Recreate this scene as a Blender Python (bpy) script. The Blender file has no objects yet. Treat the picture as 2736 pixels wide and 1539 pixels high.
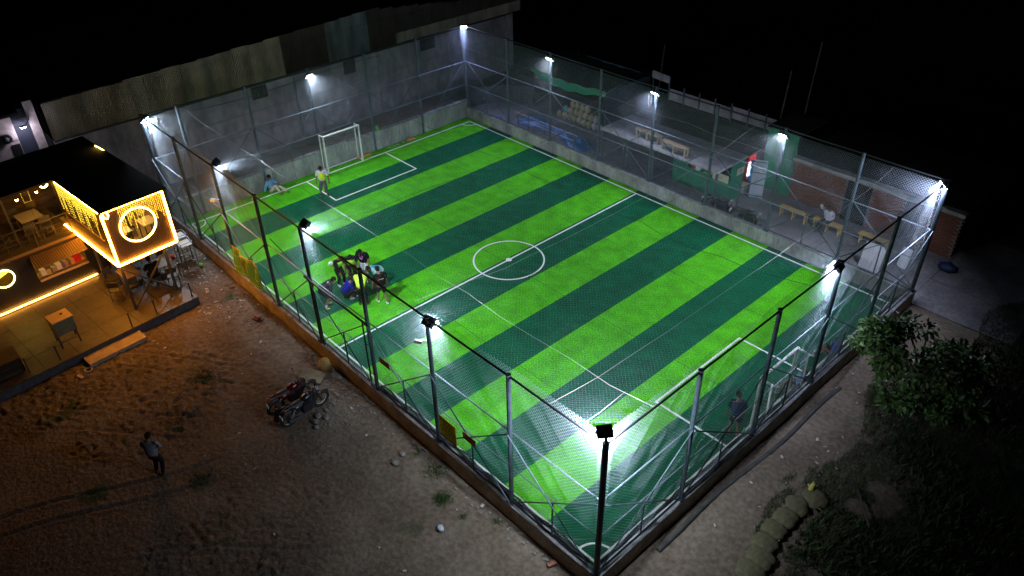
import bpy, math, random
import numpy as np
from mathutils import Vector, Matrix
random.seed(7); rng = np.random.default_rng(7)
S = bpy.context.scene
col = S.collection
PI = math.pi

# ------------------------------------------------------------------ camera, sky, exposure
cam_d = bpy.data.cameras.new('camera'); cam = bpy.data.objects.new('camera', cam_d); col.objects.link(cam)
Rr = [(0.6807801, 0.7322842, -0.0172724), (0.4108761, -0.4012868, -0.8186268), (-0.6063986, 0.5502081, -0.5740661)]
cam.matrix_world = Matrix(((Rr[0][0], -Rr[1][0], -Rr[2][0], 33.0281), (Rr[0][1], -Rr[1][1], -Rr[2][1], -10.0867),
                           (Rr[0][2], -Rr[1][2], -Rr[2][2], 17.9256), (0, 0, 0, 1)))
cam_d.sensor_width = 36; cam_d.lens = 27.28; cam_d.clip_start = .1; cam_d.clip_end = 1500
S.camera = cam
W = bpy.data.worlds.new('World'); S.world = W; W.use_nodes = True
wn = W.node_tree.nodes; wl = W.node_tree.links
bg = wn['Background']; sky = wn.new('ShaderNodeTexSky'); sky.sky_type = 'NISHITA'; sky.sun_disc = False
sky.sun_elevation = math.radians(-6); sky.sun_rotation = math.radians(200)
wl.new(sky.outputs[0], bg.inputs[0]); bg.inputs[1].default_value = 0.05
S.view_settings.view_transform = 'Standard'; S.view_settings.look = 'None'
S.view_settings.exposure = 0; S.view_settings.gamma = 1
S.cycles.use_denoising = True
S.cycles.max_bounces = 5; S.cycles.diffuse_bounces = 3; S.cycles.glossy_bounces = 2
S.cycles.transparent_max_bounces = 8
S.cycles.sample_clamp_indirect = 4
FLOOD_W = 285.0
LED_E = 80.0

# ------------------------------------------------------------------ helpers
MATS = {}
def mat(name, c, rough=.8, ns=0, na=0.0, bs=0, bump=0.0, metal=0.0, c2=None, emit=None, es=0.0, ns2=0, detail=4, stretch=None, trans=None):
    if name in MATS: return MATS[name]
    m = bpy.data.materials.new(name); m.use_nodes = True; MATS[name] = m
    nt = m.node_tree; b = nt.nodes['Principled BSDF']
    b.inputs['Base Color'].default_value = (*c, 1); b.inputs['Roughness'].default_value = rough
    b.inputs['Metallic'].default_value = metal
    tc = nt.nodes.new('ShaderNodeTexCoord'); src = tc.outputs['Object']
    if stretch:
        mp = nt.nodes.new('ShaderNodeMapping'); mp.inputs['Scale'].default_value = stretch
        nt.links.new(src, mp.inputs[0]); src = mp.outputs[0]
    if ns:
        n = nt.nodes.new('ShaderNodeTexNoise'); n.inputs['Scale'].default_value = ns; n.inputs['Detail'].default_value = detail
        nt.links.new(src, n.inputs['Vector'])
        r = nt.nodes.new('ShaderNodeValToRGB'); e = r.color_ramp.elements
        e[0].position = .32; e[1].position = .68
        lo = tuple(x * (1 - na) for x in c); hi = c2 if c2 else tuple(min(1, x * (1 + na)) for x in c)
        e[0].color = (*lo, 1); e[1].color = (*hi, 1)
        nt.links.new(n.outputs[0], r.inputs[0]); out = r.outputs[0]
        if ns2:
            n2 = nt.nodes.new('ShaderNodeTexNoise'); n2.inputs['Scale'].default_value = ns2; n2.inputs['Detail'].default_value = 3
            nt.links.new(src, n2.inputs['Vector'])
            r2 = nt.nodes.new('ShaderNodeMapRange'); r2.inputs[1].default_value = .3; r2.inputs[2].default_value = .7
            r2.inputs[3].default_value = .72; r2.inputs[4].default_value = 1.18
            nt.links.new(n2.outputs[0], r2.inputs[0])
            mx = nt.nodes.new('ShaderNodeVectorMath'); mx.operation = 'SCALE'
            nt.links.new(out, mx.inputs[0]); nt.links.new(r2.outputs[0], mx.inputs['Scale']); out = mx.outputs[0]
        nt.links.new(out, b.inputs['Base Color'])
    if bs:
        nb = nt.nodes.new('ShaderNodeTexNoise'); nb.inputs['Scale'].default_value = bs; nb.inputs['Detail'].default_value = 5
        nt.links.new(src, nb.inputs['Vector'])
        bp = nt.nodes.new('ShaderNodeBump'); bp.inputs['Strength'].default_value = bump; bp.inputs['Distance'].default_value = .02
        nt.links.new(nb.outputs[0], bp.inputs['Height']); nt.links.new(bp.outputs[0], b.inputs['Normal'])
    if emit:
        b.inputs['Emission Color'].default_value = (*emit, 1); b.inputs['Emission Strength'].default_value = es
    if name.split('_')[0] in ('cloth','pants','bib','skin','hair'): b.inputs['Specular IOR Level'].default_value = .15
    if trans: b.inputs['Transmission Weight'].default_value = trans
    return m

def cloth_mat(name, c):      # thin cloth or plastic: part of the light comes through from behind
    m = bpy.data.materials.new(name); m.use_nodes = True; nt = m.node_tree; b = nt.nodes['Principled BSDF']
    b.inputs['Base Color'].default_value = (*c, 1); b.inputs['Roughness'].default_value = .8
    t = nt.nodes.new('ShaderNodeBsdfTranslucent'); t.inputs[0].default_value = (*c, 1)
    mx = nt.nodes.new('ShaderNodeMixShader'); mx.inputs[0].default_value = .4
    nt.links.new(b.outputs[0], mx.inputs[1]); nt.links.new(t.outputs[0], mx.inputs[2]); nt.links.new(mx.outputs[0], nt.nodes['Material Output'].inputs[0])
    return m
def V(*a): return Vector(a)
class MB:
    def __init__(s): s.v = []; s.f = []; s.sm = False
    def box(s, x0, x1, y0, y1, z0, z1):
        n = len(s.v)
        s.v += [(x0,y0,z0),(x1,y0,z0),(x1,y1,z0),(x0,y1,z0),(x0,y0,z1),(x1,y0,z1),(x1,y1,z1),(x0,y1,z1)]
        s.f += [tuple(n+i for i in q) for q in ((0,3,2,1),(4,5,6,7),(0,1,5,4),(1,2,6,5),(2,3,7,6),(3,0,4,7))]
        return s
    def obox(s, c, size, rz=0, rx=0, ry=0):
        M = Matrix.Translation(c) @ Matrix.Rotation(rz,4,'Z') @ Matrix.Rotation(ry,4,'Y') @ Matrix.Rotation(rx,4,'X')
        n = len(s.v); hx,hy,hz = (q/2 for q in size)
        for p in ((-hx,-hy,-hz),(hx,-hy,-hz),(hx,hy,-hz),(-hx,hy,-hz),(-hx,-hy,hz),(hx,-hy,hz),(hx,hy,hz),(-hx,hy,hz)):
            s.v.append(tuple(M @ Vector(p)))
        s.f += [tuple(n+i for i in q) for q in ((0,3,2,1),(4,5,6,7),(0,1,5,4),(1,2,6,5),(2,3,7,6),(3,0,4,7))]
        return s
    def bar(s, a, b, w, h=None):     # rectangular bar from a to b
        a = Vector(a); b = Vector(b); h = h or w; d = (b-a).normalized()
        u = d.cross(V(0,0,1)); u = u.normalized() if u.length > 1e-4 else V(1,0,0); t = u.cross(d).normalized()
        n = len(s.v)
        for p in (a, b):
            for i, j in ((-1,-1),(1,-1),(1,1),(-1,1)): s.v.append(tuple(p + u*i*w/2 + t*j*h/2))
        s.f += [(n,n+1,n+2,n+3),(n+7,n+6,n+5,n+4)] + [(n+i,n+4+i,n+4+(i+1)%4,n+(i+1)%4) for i in range(4)]
        return s
    def tube(s, pts, r, n=6, closed=False, cap=True):
        pts = [Vector(p) for p in pts]; R = r if isinstance(r, (list, tuple)) else [r]*len(pts); k0 = len(s.v); L = len(pts)
        prev = None
        for i, p in enumerate(pts):
            if closed: d = pts[(i+1) % L] - pts[i-1]
            else: d = pts[min(i+1, L-1)] - pts[max(i-1, 0)]
            d.normalize()
            if prev is None:
                u = d.cross(V(0,0,1)); u = u.normalized() if u.length > 1e-3 else V(1,0,0)
            else:
                u = prev - d*prev.dot(d); u = u.normalized() if u.length > 1e-4 else V(1,0,0)
            prev = u; t = d.cross(u)
            for j in range(n):
                a = 2*PI*j/n; s.v.append(tuple(p + (u*math.cos(a) + t*math.sin(a))*R[i]))
        for i in range(L if closed else L-1):
            a = k0+i*n; b = k0+((i+1) % L)*n
            for j in range(n): s.f.append((a+j, a+(j+1) % n, b+(j+1) % n, b+j))
        if cap and not closed:
            s.f.append(tuple(k0+j for j in range(n))[::-1]); s.f.append(tuple(k0+(L-1)*n+j for j in range(n)))
        return s
    def disc(s, c, r, n=20, nrm=None, h=0.0):
        c = Vector(c); nrm = Vector(nrm) if nrm else V(0,0,1); return s.tube([c, c+nrm.normalized()*max(h, .002)], r, n)
    def quad(s, a, b, c, d):
        n = len(s.v); s.v += [tuple(a), tuple(b), tuple(c), tuple(d)]; s.f.append((n,n+1,n+2,n+3)); return s
    def ball(s, c, r, seg=10, ring=7, sc=(1,1,1), jit=0, zmin=-2):
        k0 = len(s.v); c = Vector(c)
        for i in range(ring+1):
            th = PI*i/ring
            for j in range(seg):
                a = 2*PI*j/seg; k = 1 + (random.uniform(-jit, jit) if jit else 0)
                z = max(math.cos(th), zmin)
                s.v.append((c.x + r*sc[0]*k*math.sin(th)*math.cos(a), c.y + r*sc[1]*k*math.sin(th)*math.sin(a), c.z + r*sc[2]*k*z))
        for i in range(ring):
            for j in range(seg):
                a = k0+i*seg; s.f.append((a+j, a+seg+j, a+seg+(j+1) % seg, a+(j+1) % seg))
        s.sm = True
        return s
    def build(s, name, m, parent=None, **kw):
        o_ = ORG.get(parent.name, V(0,0,0)) if parent else V(0,0,0)
        me = bpy.data.meshes.new(name)
        me.from_pydata([(x-o_.x, y-o_.y, z-o_.z) for x, y, z in s.v], [], s.f)
        me.materials.append(m)
        if s.sm or kw.pop('smooth', False): me.polygons.foreach_set('use_smooth', [True]*len(me.polygons))
        me.update()
        return link(name, me, parent, **kw)
ORG = {}
def link(name, data, parent=None, label=None, kind=None, cat=None, group=None, origin=True):
    o = bpy.data.objects.new(name, data); col.objects.link(o)
    if parent: o.parent = parent
    if parent and parent.name in ORG: ORG[o.name] = ORG[parent.name]
    if label: o['label'] = label
    if kind: o['kind'] = kind
    if cat: o['category'] = cat
    if group: o['group'] = group
    return o
def thing(name, label, cat, loc=(0,0,0), rz=0.0, group=None, local=False):
    o = link(name, None, label=label, cat=cat, group=group); o.location = loc; o.rotation_euler = (0,0,rz)
    o.empty_display_size = .2
    if not local: ORG[o.name] = Vector(loc)
    else: ORG[o.name] = V(0,0,0)
    return o
def copy_tree(o, parent=None):
    c = o.copy(); col.objects.link(c)
    if parent: c.parent = parent
    ORG[c.name] = ORG.get(o.name, V(0,0,0))
    for ch in list(o.children): copy_tree(ch, c)
    return c
def one(mb, name, m, label, cat, group=None):      # a thing that is one mesh, its origin kept at world zero
    return mb.build(name, m, None, label=label, cat=cat, group=group)
def text(body, size, m, parent, M4, name='lettering'):
    cu = bpy.data.curves.new(name, 'FONT'); cu.body = body; cu.size = size; cu.align_x = 'CENTER'; cu.align_y = 'CENTER'
    tmp = bpy.data.objects.new('tmp', cu); col.objects.link(tmp)
    dg = bpy.context.evaluated_depsgraph_get(); me = bpy.data.meshes.new_from_object(tmp.evaluated_get(dg))
    bpy.data.objects.remove(tmp)
    me.transform(M4); me.materials.clear(); me.materials.append(m)
    return link(name, me, parent)
def vnoise(x, y, seed=0):       # smooth value noise on numpy arrays
    xi = np.floor(x).astype(np.int64); yi = np.floor(y).astype(np.int64); fx = x-xi; fy = y-yi
    fx = fx*fx*(3-2*fx); fy = fy*fy*(3-2*fy)
    def h(a, b):
        n = (a*374761393 + b*668265263 + seed*974711) & 0xffffffff
        n = ((n ^ (n >> 13))*1274126177) & 0xffffffff
        return ((n ^ (n >> 16)) & 0xffff)/65535.0
    return (h(xi,yi)*(1-fx)+h(xi+1,yi)*fx)*(1-fy) + (h(xi,yi+1)*(1-fx)+h(xi+1,yi+1)*fx)*fy

# ------------------------------------------------------------------ materials
m_steel = mat('fence_steel', (.075,.10,.13), .5, 6, .3, metal=.3)
m_rail = mat('galvanised_rail', (.2,.235,.29), .45, 9, .25, metal=.4)
m_net = mat('nylon_net', (.42,.47,.54), .8)
m_black = mat('black_metal', (.018,.018,.02), .45)
m_dark = mat('dark_metal', (.04,.042,.045), .5)
m_white = mat('white_paint', (.8,.8,.8), .4, 8, .08)
m_conc = mat('wall_concrete', (.34,.35,.34), .85, 1.3, .38, 14, .25, ns2=9, stretch=(1,1,.35))
m_wallout = mat('near_wall_render', (.36,.31,.26), .9, 2.0, .3, 12, .4, ns2=11)
m_yard = mat('yard_concrete', (.19,.18,.19), .9, .7, .35, 10, .35, ns2=6)
m_plaster = mat('warehouse_plaster', (.30,.29,.31), .9, .8, .3, 6, .3, ns2=3.5, stretch=(1,1,.5))
m_corr = mat('corrugated_zinc', (.25,.2,.16), .4, 1.5, .45, metal=.3, stretch=(1,1,.3))
m_corr2 = mat('corrugated_dark', (.12,.13,.15), .5, 2, .4, metal=.5, stretch=(1,1,.3))
m_corrb = mat('corrugated_rusty', (.045,.03,.024), .6, 2, .4, metal=.3, stretch=(1,1,.3))
m_wood = mat('pale_wood', (.52,.4,.27), .7, 5, .25, stretch=(1,6,6))
m_brick = mat('red_brick', (.21,.085,.055), .9, 9, .5, 30, .4)
m_mortar = mat('mortar', (.22,.17,.15), .95, 8, .3)
m_brown = mat('brown_slat', (.042,.022,.012), .55, 6, .4, stretch=(4,4,.5))
m_roofd = mat('dark_roof', (.012,.011,.012), .9, 2, .3)
m_tile = mat('terrace_slab', (.058,.047,.042), .55, 1.4, .3, 9, .15, ns2=8)
m_orange = mat('led_warm', (1,.6,.1), .5, emit=(1,.33,.022), es=LED_E)
m_ring = mat('led_ring', (1,.7,.15), .5, emit=(1,.60,.10), es=LED_E*.45)
m_fairy = mat('fairy_led', (1,.8,.1), .5, emit=(1,.72,.06), es=3.2)
m_bulb = mat('warm_bulb', (1,.7,.3), .5, emit=(1,.62,.16), es=60)
m_green = mat('green_cladding', (.01,.24,.12), .7, 5, .25, 20, .2)
m_turfL = mat('light_turf', (.082,.46,.008), .85, 21, .55, 60, .9, ns2=1.6, detail=5)
m_turfD = mat('dark_turf', (.001,.098,.04), .85, 21, .55, 60, .9, ns2=1.6, detail=5)
m_line = mat('white_turf', (.8,.84,.8), .85, 60, .15, 90, .4)
for q_ in (m_turfL, m_turfD): q_.node_tree.nodes['Principled BSDF'].inputs['Specular IOR Level'].default_value = .12
m_seam = mat('turf_seam', (.012,.06,.02), .9)

# ------------------------------------------------------------------ ground
def axis(lo, hi, step, far):
    a = list(np.arange(lo, hi+1e-6, step)); s_ = step; x = lo
    left = []
    while x > -far: s_ *= 1.35; x -= s_; left.append(x)
    s_ = step; x = a[-1]; right = []
    while x < far: s_ *= 1.35; x += s_; right.append(x)
    return np.array(left[::-1] + a + right)
gx = axis(-9, 33, .065, 420); gy = axis(-14, 27, .065, 420)
X, Y = np.meshgrid(gx, gy, indexing='ij')
Z = .05*(vnoise(X*.35, Y*.35, 1)-.5) + .04*(vnoise(X*1.3+3, Y*1.3, 2)-.5) + .07*(.5-np.abs(vnoise(X*2.1+.6*Y, Y*3.4, 3)-.5)) + .05*(.5-np.abs(vnoise(X*4.2+vnoise(X,Y,8), Y*6.5, 4)-.5)) - .035 + .02*(vnoise(X*9, Y*9, 6)-.5)
def rut(x0, y0, x1, y1, w, d):
    global Z
    dx, dy = x1-x0, y1-y0; L = math.hypot(dx, dy)
    t = ((X-x0)*dx+(Y-y0)*dy)/L; s_ = ((X-x0)*dy-(Y-y0)*dx)/L + .12*np.sin(t*.9)
    msk = np.clip(np.minimum(t, L-t)/.8, 0, 1)
    Z += msk*(-d*np.exp(-(s_/w)**2) + .5*d*np.exp(-((np.abs(s_)-2*w)/w)**2))
for a in ((12.0,-12,14.6,-5.2), (12.8,-12,15.1,-6.0), (9,-9.6,13.6,-5.2), (8.2,-9.2,13,-4.4), (13.5,-13,18,-6.2), (6.5,-6,11.5,-2.2), (16,-9,21,-3.2)):
    rut(*a, .06, .028)
# footprints
fp = rng.uniform((5,-12), (25,-1.0), (2600, 2))
for px, py in fp:
    i0, i1 = np.searchsorted(gx, (px-.3, px+.3)); j0, j1 = np.searchsorted(gy, (py-.3, py+.3))
    a = rng.uniform(0, PI); ca, sa = math.cos(a), math.sin(a)
    xx = X[i0:i1, j0:j1]-px; yy = Y[i0:i1, j0:j1]-py; u = xx*ca+yy*sa; w = -xx*sa+yy*ca
    r2 = (u/.14)**2+(w/.07)**2
    Z[i0:i1, j0:j1] += -.03*np.exp(-r2*r2) + .014*np.exp(-(np.sqrt(r2)-1.5)**2*4)
msk_ = np.clip(vnoise(X*.28+5, Y*.28, 12)*2.2-.55, .18, 1)*np.clip(.45+vnoise(X*.9, Y*.9, 13), .5, 1.2)
Z = Z*msk_ + .05*(vnoise(X*.35, Y*.35, 1)-.5)
for a in ((12.0,-12,14.6,-5.2), (12.8,-12,15.1,-6.0), (6.5,-6.5,11.5,-2.4), (7.2,-6.9,12.3,-2.9)): rut(*a, .055, .035)
near_e = (X > -.3-.6) & (X < 25.6) & (Y > -.6) & (Y < 17.6)
Z = Z - .02
Z[near_e] = -.08
yard = (X > -9) & (X < 30) & (Y > 17.2) & (Y < 24.5); Z[yard] = np.minimum(Z[yard], -.03)
far_m = (X < -9) | (X > 33) | (Y < -14) | (Y > 27); Z[far_m] = -.05
idx = np.arange(X.size).reshape(X.shape)
quads = np.stack([idx[:-1,:-1], idx[1:,:-1], idx[1:,1:], idx[:-1,1:]], -1).reshape(-1, 4)
me = bpy.data.meshes.new('ground'); me.vertices.add(X.size)
me.vertices.foreach_set('co', np.stack([X, Y, Z], -1).reshape(-1).astype(np.float32))
me.loops.add(quads.size); me.loops.foreach_set('vertex_index', quads.reshape(-1).astype(np.int32))
me.polygons.add(len(quads)); me.polygons.foreach_set('loop_start', np.arange(0, quads.size, 4, dtype=np.int32))
me.polygons.foreach_set('loop_total', np.full(len(quads), 4, dtype=np.int32)); me.polygons.foreach_set('use_smooth', np.ones(len(quads), bool))
me.update(); me.validate()
def ground_material():
    m = bpy.data.materials.new('sandy_dirt'); m.use_nodes = True; nt = m.node_tree; N = nt.nodes; L = nt.links
    b = N['Principled BSDF']; b.inputs['Roughness'].default_value = .95
    tc = N.new('ShaderNodeTexCoord'); P = tc.outputs['Object']
    def noise(s, d=5, w=None):
        n = N.new('ShaderNodeTexNoise'); n.inputs['Scale'].default_value = s; n.inputs['Detail'].default_value = d; L.new(P, n.inputs['Vector']); return n.outputs[0]
    def ramp(f, stops):
        r = N.new('ShaderNodeValToRGB'); e = r.color_ramp.elements
        while len(e) < len(stops): e.new(.5)
        for q, (p, c) in zip(e, stops): q.position = p; q.color = (*c, 1)
        L.new(f, r.inputs[0]); return r.outputs[0]
    def mixc(f, a, b_):
        x = N.new('ShaderNodeMix'); x.data_type = 'RGBA'; L.new(f, x.inputs[0])
        L.new(a, x.inputs[6]); L.new(b_, x.inputs[7]); return x.outputs[2]
    base = ramp(noise(.55), [(.3, (.068,.046,.031)), (.5, (.108,.078,.055)), (.72, (.18,.142,.107))])
    fine = ramp(noise(7, 6), [(.35, (.06,.043,.031)), (.65, (.20,.157,.12))])
    mx = N.new('ShaderNodeMix'); mx.data_type = 'RGBA'; mx.inputs[0].default_value = .45; L.new(base, mx.inputs[6]); L.new(fine, mx.inputs[7])
    moss = ramp(noise(11, 4), [(.3, (.018,.028,.01)), (.7, (.05,.07,.022))])
    n1 = noise(.42, 7)
    f = ramp(n1, [(.64, (0,0,0)), (.70, (1,1,1))])
    c1 = mixc(f, mx.outputs[2], moss)
    # outer land (beyond the lot): ground colour goes to near black
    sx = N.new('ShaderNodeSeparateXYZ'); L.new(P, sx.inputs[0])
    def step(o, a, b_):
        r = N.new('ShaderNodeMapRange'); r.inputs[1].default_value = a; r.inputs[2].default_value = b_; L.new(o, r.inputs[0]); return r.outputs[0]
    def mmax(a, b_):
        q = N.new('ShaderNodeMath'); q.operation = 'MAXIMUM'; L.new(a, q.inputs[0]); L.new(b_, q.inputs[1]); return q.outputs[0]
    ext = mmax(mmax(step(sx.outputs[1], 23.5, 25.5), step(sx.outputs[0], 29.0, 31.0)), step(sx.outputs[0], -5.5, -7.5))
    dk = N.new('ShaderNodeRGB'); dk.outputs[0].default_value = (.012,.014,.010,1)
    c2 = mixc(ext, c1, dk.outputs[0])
    L.new(c2, b.inputs['Base Color'])
    bp = N.new('ShaderNodeBump'); bp.inputs['Strength'].default_value = 1.0; bp.inputs['Distance'].default_value = .05
    L.new(noise(9, 7), bp.inputs['Height']); L.new(bp.outputs[0], b.inputs['Normal'])
    return m
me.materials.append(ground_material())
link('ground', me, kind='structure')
# far yard of patched concrete
yd = MB()
xs = [-8.5,-3.5,.5,4.2,8.9,13,17.2,21,25.4,29.2]; ys = [17.42,19.6,21.6,24.3]
ya = link('yard', None, kind='structure')
for i in range(len(xs)-1):
    for j in range(len(ys)-1):
        z = random.uniform(-.004,.006)
        if xs[i] < -4: continue
        MB().box(xs[i]+.008, xs[i+1]-.008, ys[j]+.008, ys[j+1]-.008, -.1, z).build('concrete_slab', m_yard, ya)

# ------------------------------------------------------------------ pitch
PX0, PX1, PY0, PY1 = -.6, 25.36, -.42, 17.15
pitch = link('pitch', None, kind='structure')
edges = [PX0, 1.5] + [1.5+1.805*k for k in range(1, 13)] + [PX1]
for i in range(len(edges)-1):
    MB().box(edges[i], edges[i+1], PY0, PY1, -.06, 0).build('turf_stripe', m_turfL if i % 2 == 0 else m_turfD, pitch)
for y in (4.05, 8.2, 12.6): MB().box(PX0, PX1, y-.009, y+.009, .001, .003).build('turf_seam', m_seam, pitch)
LW = .035; zt = .008
def flat(x0, x1, y0, y1): return MB().box(x0, x1, y0, y1, .0, zt)
def arc(cx, cy, r, a0, a1, n=32):
    b = MB()
    for k in range(n):
        a, c = a0+(a1-a0)*k/n, a0+(a1-a0)*(k+1)/n
        p = [(cx+q*math.cos(t), cy+q*math.sin(t), zt+.0005) for q, t in ((r-LW,a),(r+LW,a),(r+LW,c),(r-LW,c))]
        b.quad(*p)
    return b
for b in (flat(-LW,25+LW,-LW,LW), flat(-LW,25+LW,16.82-LW,16.82+LW), flat(-LW,LW,LW,16.82-LW), flat(25-LW,25+LW,LW,16.82-LW), flat(12.47-LW,12.47+LW,LW,16.82-LW),
          flat(2.74-LW,2.74+LW,6,10.9), flat(LW,2.74-LW,6,6+2*LW), flat(LW,2.74-LW,10.9-2*LW,10.9),
          flat(22.24-LW,22.24+LW,6,10.9), flat(22.24+LW,25-LW,6,6+2*LW), flat(22.24+LW,25-LW,10.9-2*LW,10.9),
          arc(12.47,8.42,1.5,0,2*PI,64), arc(0,0,.6,0,PI/2), arc(0,16.82,.6,-PI/2,0), arc(25,0,.6,PI/2,PI), arc(25,16.82,.6,PI,1.5*PI)):
    b.build('white_line', m_line, pitch)
MB().disc((12.47,8.42,0),.13,20,h=.0125).build('centre_spot', m_line, pitch)

# ------------------------------------------------------------------ enclosure walls
H = 5.3
def wall(label, x0, x1, y0, y1, h, m, top=None):
    w = thing('enclosure_wall', label, 'wall', ((x0+x1)/2, (y0+y1)/2, 0))
    MB().box(x0, x1, y0, y1, -.12, h-.04).build('wall_body', m, w)
    MB().box(x0-.012, x1+.012, y0-.012, y1+.012, h-.04, h).build('coping', top or m, w)
    return w
m_cope = mat('coping_concrete', (.3,.3,.31), .85, 4, .35, 15, .3)
w = wall('low rendered wall under the long net fence beside the dirt lot and motorcycles', -.9, 25.62, -.68, -.46, .6, m_wallout, m_cope)
w2 = wall('low dark wall under the net fence behind the near goal, beside the sandbag path', 25.4, 25.62, -.44, 17.17, .6, m_wallout, m_cope)
w3 = wall('long low grey concrete wall along the touchline facing the benches and kiosk', -.6, 25.62, 17.19, 17.41, .6, m_conc, m_cope)
w4 = wall('higher stained concrete wall behind the far goal, with buttress pillars', -.86, -.64, -.44, 17.41, 1.0, m_conc, m_cope)
BY = [-.57, .95, 4.2, 7.45, 10.7, 13.95, 17.3]
m_but = mat('pale_pillar', (.42,.44,.43), .85, 3, .25, 14, .2)
for y in BY[2:6]: MB().box(-.638, -.56, y+.08, y+.36, 0, 1.04).build('pillar', m_but, w4)

# ------------------------------------------------------------------ net (strands as thin three-sided rods, joined)
def strands(segs, r, rows=None):
    """segs: list of polylines (numpy (k,3))"""
    vs = []; fs = []; n0 = 0
    for P in segs:
        P = np.asarray(P, float); d = np.gradient(P, axis=0); d /= np.linalg.norm(d, axis=1)[:, None]+1e-9
        ref = np.array([.31,.17,.93]); u = np.cross(d, ref); u /= np.linalg.norm(u, axis=1)[:, None]+1e-9; t = np.cross(d, u)
        ring = np.stack([P + r*(u*math.cos(a)+t*math.sin(a)) for a in (0, 2.094, 4.189)], 1)
        k = len(P); vs.append(ring.reshape(-1, 3))
        b = n0 + np.arange(k-1)*3
        for j in range(3):
            fs.append(np.stack([b+j, b+(j+1) % 3, b+3+(j+1) % 3, b+3+j], -1))
        n0 += 3*k
    return np.concatenate(vs), np.concatenate(fs)
def np_mesh(name, v, f, m, parent=None, **kw):
    o_ = ORG.get(parent.name, V(0,0,0)) if parent else V(0,0,0)
    me = bpy.data.meshes.new(name); me.vertices.add(len(v)); v = v - np.array(o_)
    me.vertices.foreach_set('co', v.reshape(-1).astype(np.float32)); k = f.shape[1]
    me.loops.add(f.size); me.loops.foreach_set('vertex_index', f.reshape(-1).astype(np.int32))
    me.polygons.add(len(f)); me.polygons.foreach_set('loop_start', np.arange(0, f.size, k, dtype=np.int32))
    me.polygons.foreach_set('loop_total', np.full(len(f), k, dtype=np.int32)); me.update(); me.validate()
    me.materials.append(m)
    return link(name, me, parent, **kw)
def wall_net(p0, p1, z0, z1, nrm, d=.11, r=.0028, seed=0):
    p0 = np.array(p0, float); p1 = np.array(p1, float); L = np.linalg.norm(p1-p0); e = (p1-p0)/L; h = z1-z0; out = []
    nrm = np.array(nrm, float)
    for sgn in (1, -1):
        for a0 in np.arange(-h if sgn > 0 else 0, L if sgn > 0 else L+h, d):
            # a = a0 + sgn*s, s in 0..h
            lo, hi = (max(0, -a0), min(h, L-a0)) if sgn > 0 else (max(0, a0-L), min(h, a0))
            if hi-lo < .05: continue
            s_ = np.linspace(lo, hi, max(2, int((hi-lo)/.7)+1)); a = a0+sgn*s_
            off = .14*s_/h + .10*(vnoise(a*.7, s_*.6, seed)-.5) + .05*(vnoise(a*2.3, s_*1.2, seed+5)-.5)
            P = np.zeros((len(s_), 3)); P[:, :2] = p0 + a[:, None]*e + off[:, None]*nrm; P[:, 2] = z0+s_
            out.append(P)
    return strands(out, r)

def fence(label, p0, p1, ts, z0, nrm, seed, rp=.065, nr=.0022, skipnet=None, base=None):
    p0 = Vector(p0); p1 = Vector(p1); e = (p1-p0).normalized(); n = Vector(nrm)
    f = thing('net_fence', label, 'fence', (*p0.lerp(p1, .5)[:2], 0))
    pts = [p0 + e*t for t in ts]
    for i, p in enumerate(pts[:-1]):        # the last post belongs to the next side
        b = base if base is not None else z0
        rr = rp*1.2 if i == 0 else rp
        q = MB().tube([(p.x,p.y,b), (p.x,p.y,H+.0)], rr, 10); q.tube([(p.x,p.y,H-.001), (p.x,p.y,H+.02)], rr+.012, 10); q.box(p.x-.11,p.x+.11,p.y-.11,p.y+.11,b,b+.02)
        q.build('post', m_steel, f)
    zm, zl = 3.3, 1.95
    o = n*.05
    for i in range(len(pts)-1):
        a, b = pts[i], pts[i+1]; m_ = a.lerp(b, .5)
        MB().tube([(a.x,a.y,H-.03), (m_.x,m_.y,H-.045), (b.x,b.y,H-.03)], .032, 6).build('top_rail', m_dark, f)
        MB().tube([(a.x+o.x,a.y+o.y,zm), (b.x+o.x,b.y+o.y,zm)], .024, 6).build('middle_rail', m_rail, f)
        MB().tube([(a.x+o.x,a.y+o.y,zl), (b.x+o.x,b.y+o.y,zl)], .018, 6).build('lower_rail', m_rail, f)
        MB().tube([(a.x-o.x,a.y-o.y,zm), (b.x-o.x,b.y-o.y,z0+.06)], .021, 6).build('brace', m_steel, f)
        MB().tube([(a.x-o.x*1.9,a.y-o.y*1.9,z0+.06), (b.x-o.x*1.9,b.y-o.y*1.9,zm)], .021, 6).build('brace', m_steel, f)
        MB().tube([(m_.x,m_.y,z0), (m_.x,m_.y,zl)], .026, 6).build('stub_post', m_steel, f)
        MB().tube([(a.x,a.y,z0+.05), (b.x,b.y,z0+.05)], .02, 6).build('bottom_rail', m_steel, f)
    v, fc = wall_net((p0.x+n.x*.1, p0.y+n.y*.1), (p1.x+n.x*.1, p1.y+n.y*.1), z0, H-.05, nrm[:2], seed=seed, r=nr)
    np_mesh('net', v, fc, m_net, f, kind='stuff')
    return f
NX = [-.66, 2.6, 6.04, 9.35, 12.42, 15.85, 19.09, 22.34, 25.5]
NY = [-.57, 2.93, 6.51, 9.88, 13.54, 17.3]
FX = [-.66, 2.85, 6.1, 9.47, 12.75, 16.0, 19.2, 22.43, 25.5]
f1 = fence('tall net fence on the low wall between the pitch and the dirt lot', (25.5,-.57,0), (-.66,-.57,0), [25.5-x for x in NX[::-1]], .6, (0,1,0), 1, nr=.0030)
f2 = fence('tall net fence behind the near goal, next to the leafy tree', (25.5,17.3,0), (25.5,-.57,0), [17.3-y for y in NY[::-1]], .6, (-1,0,0), 2, nr=.0036)
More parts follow.
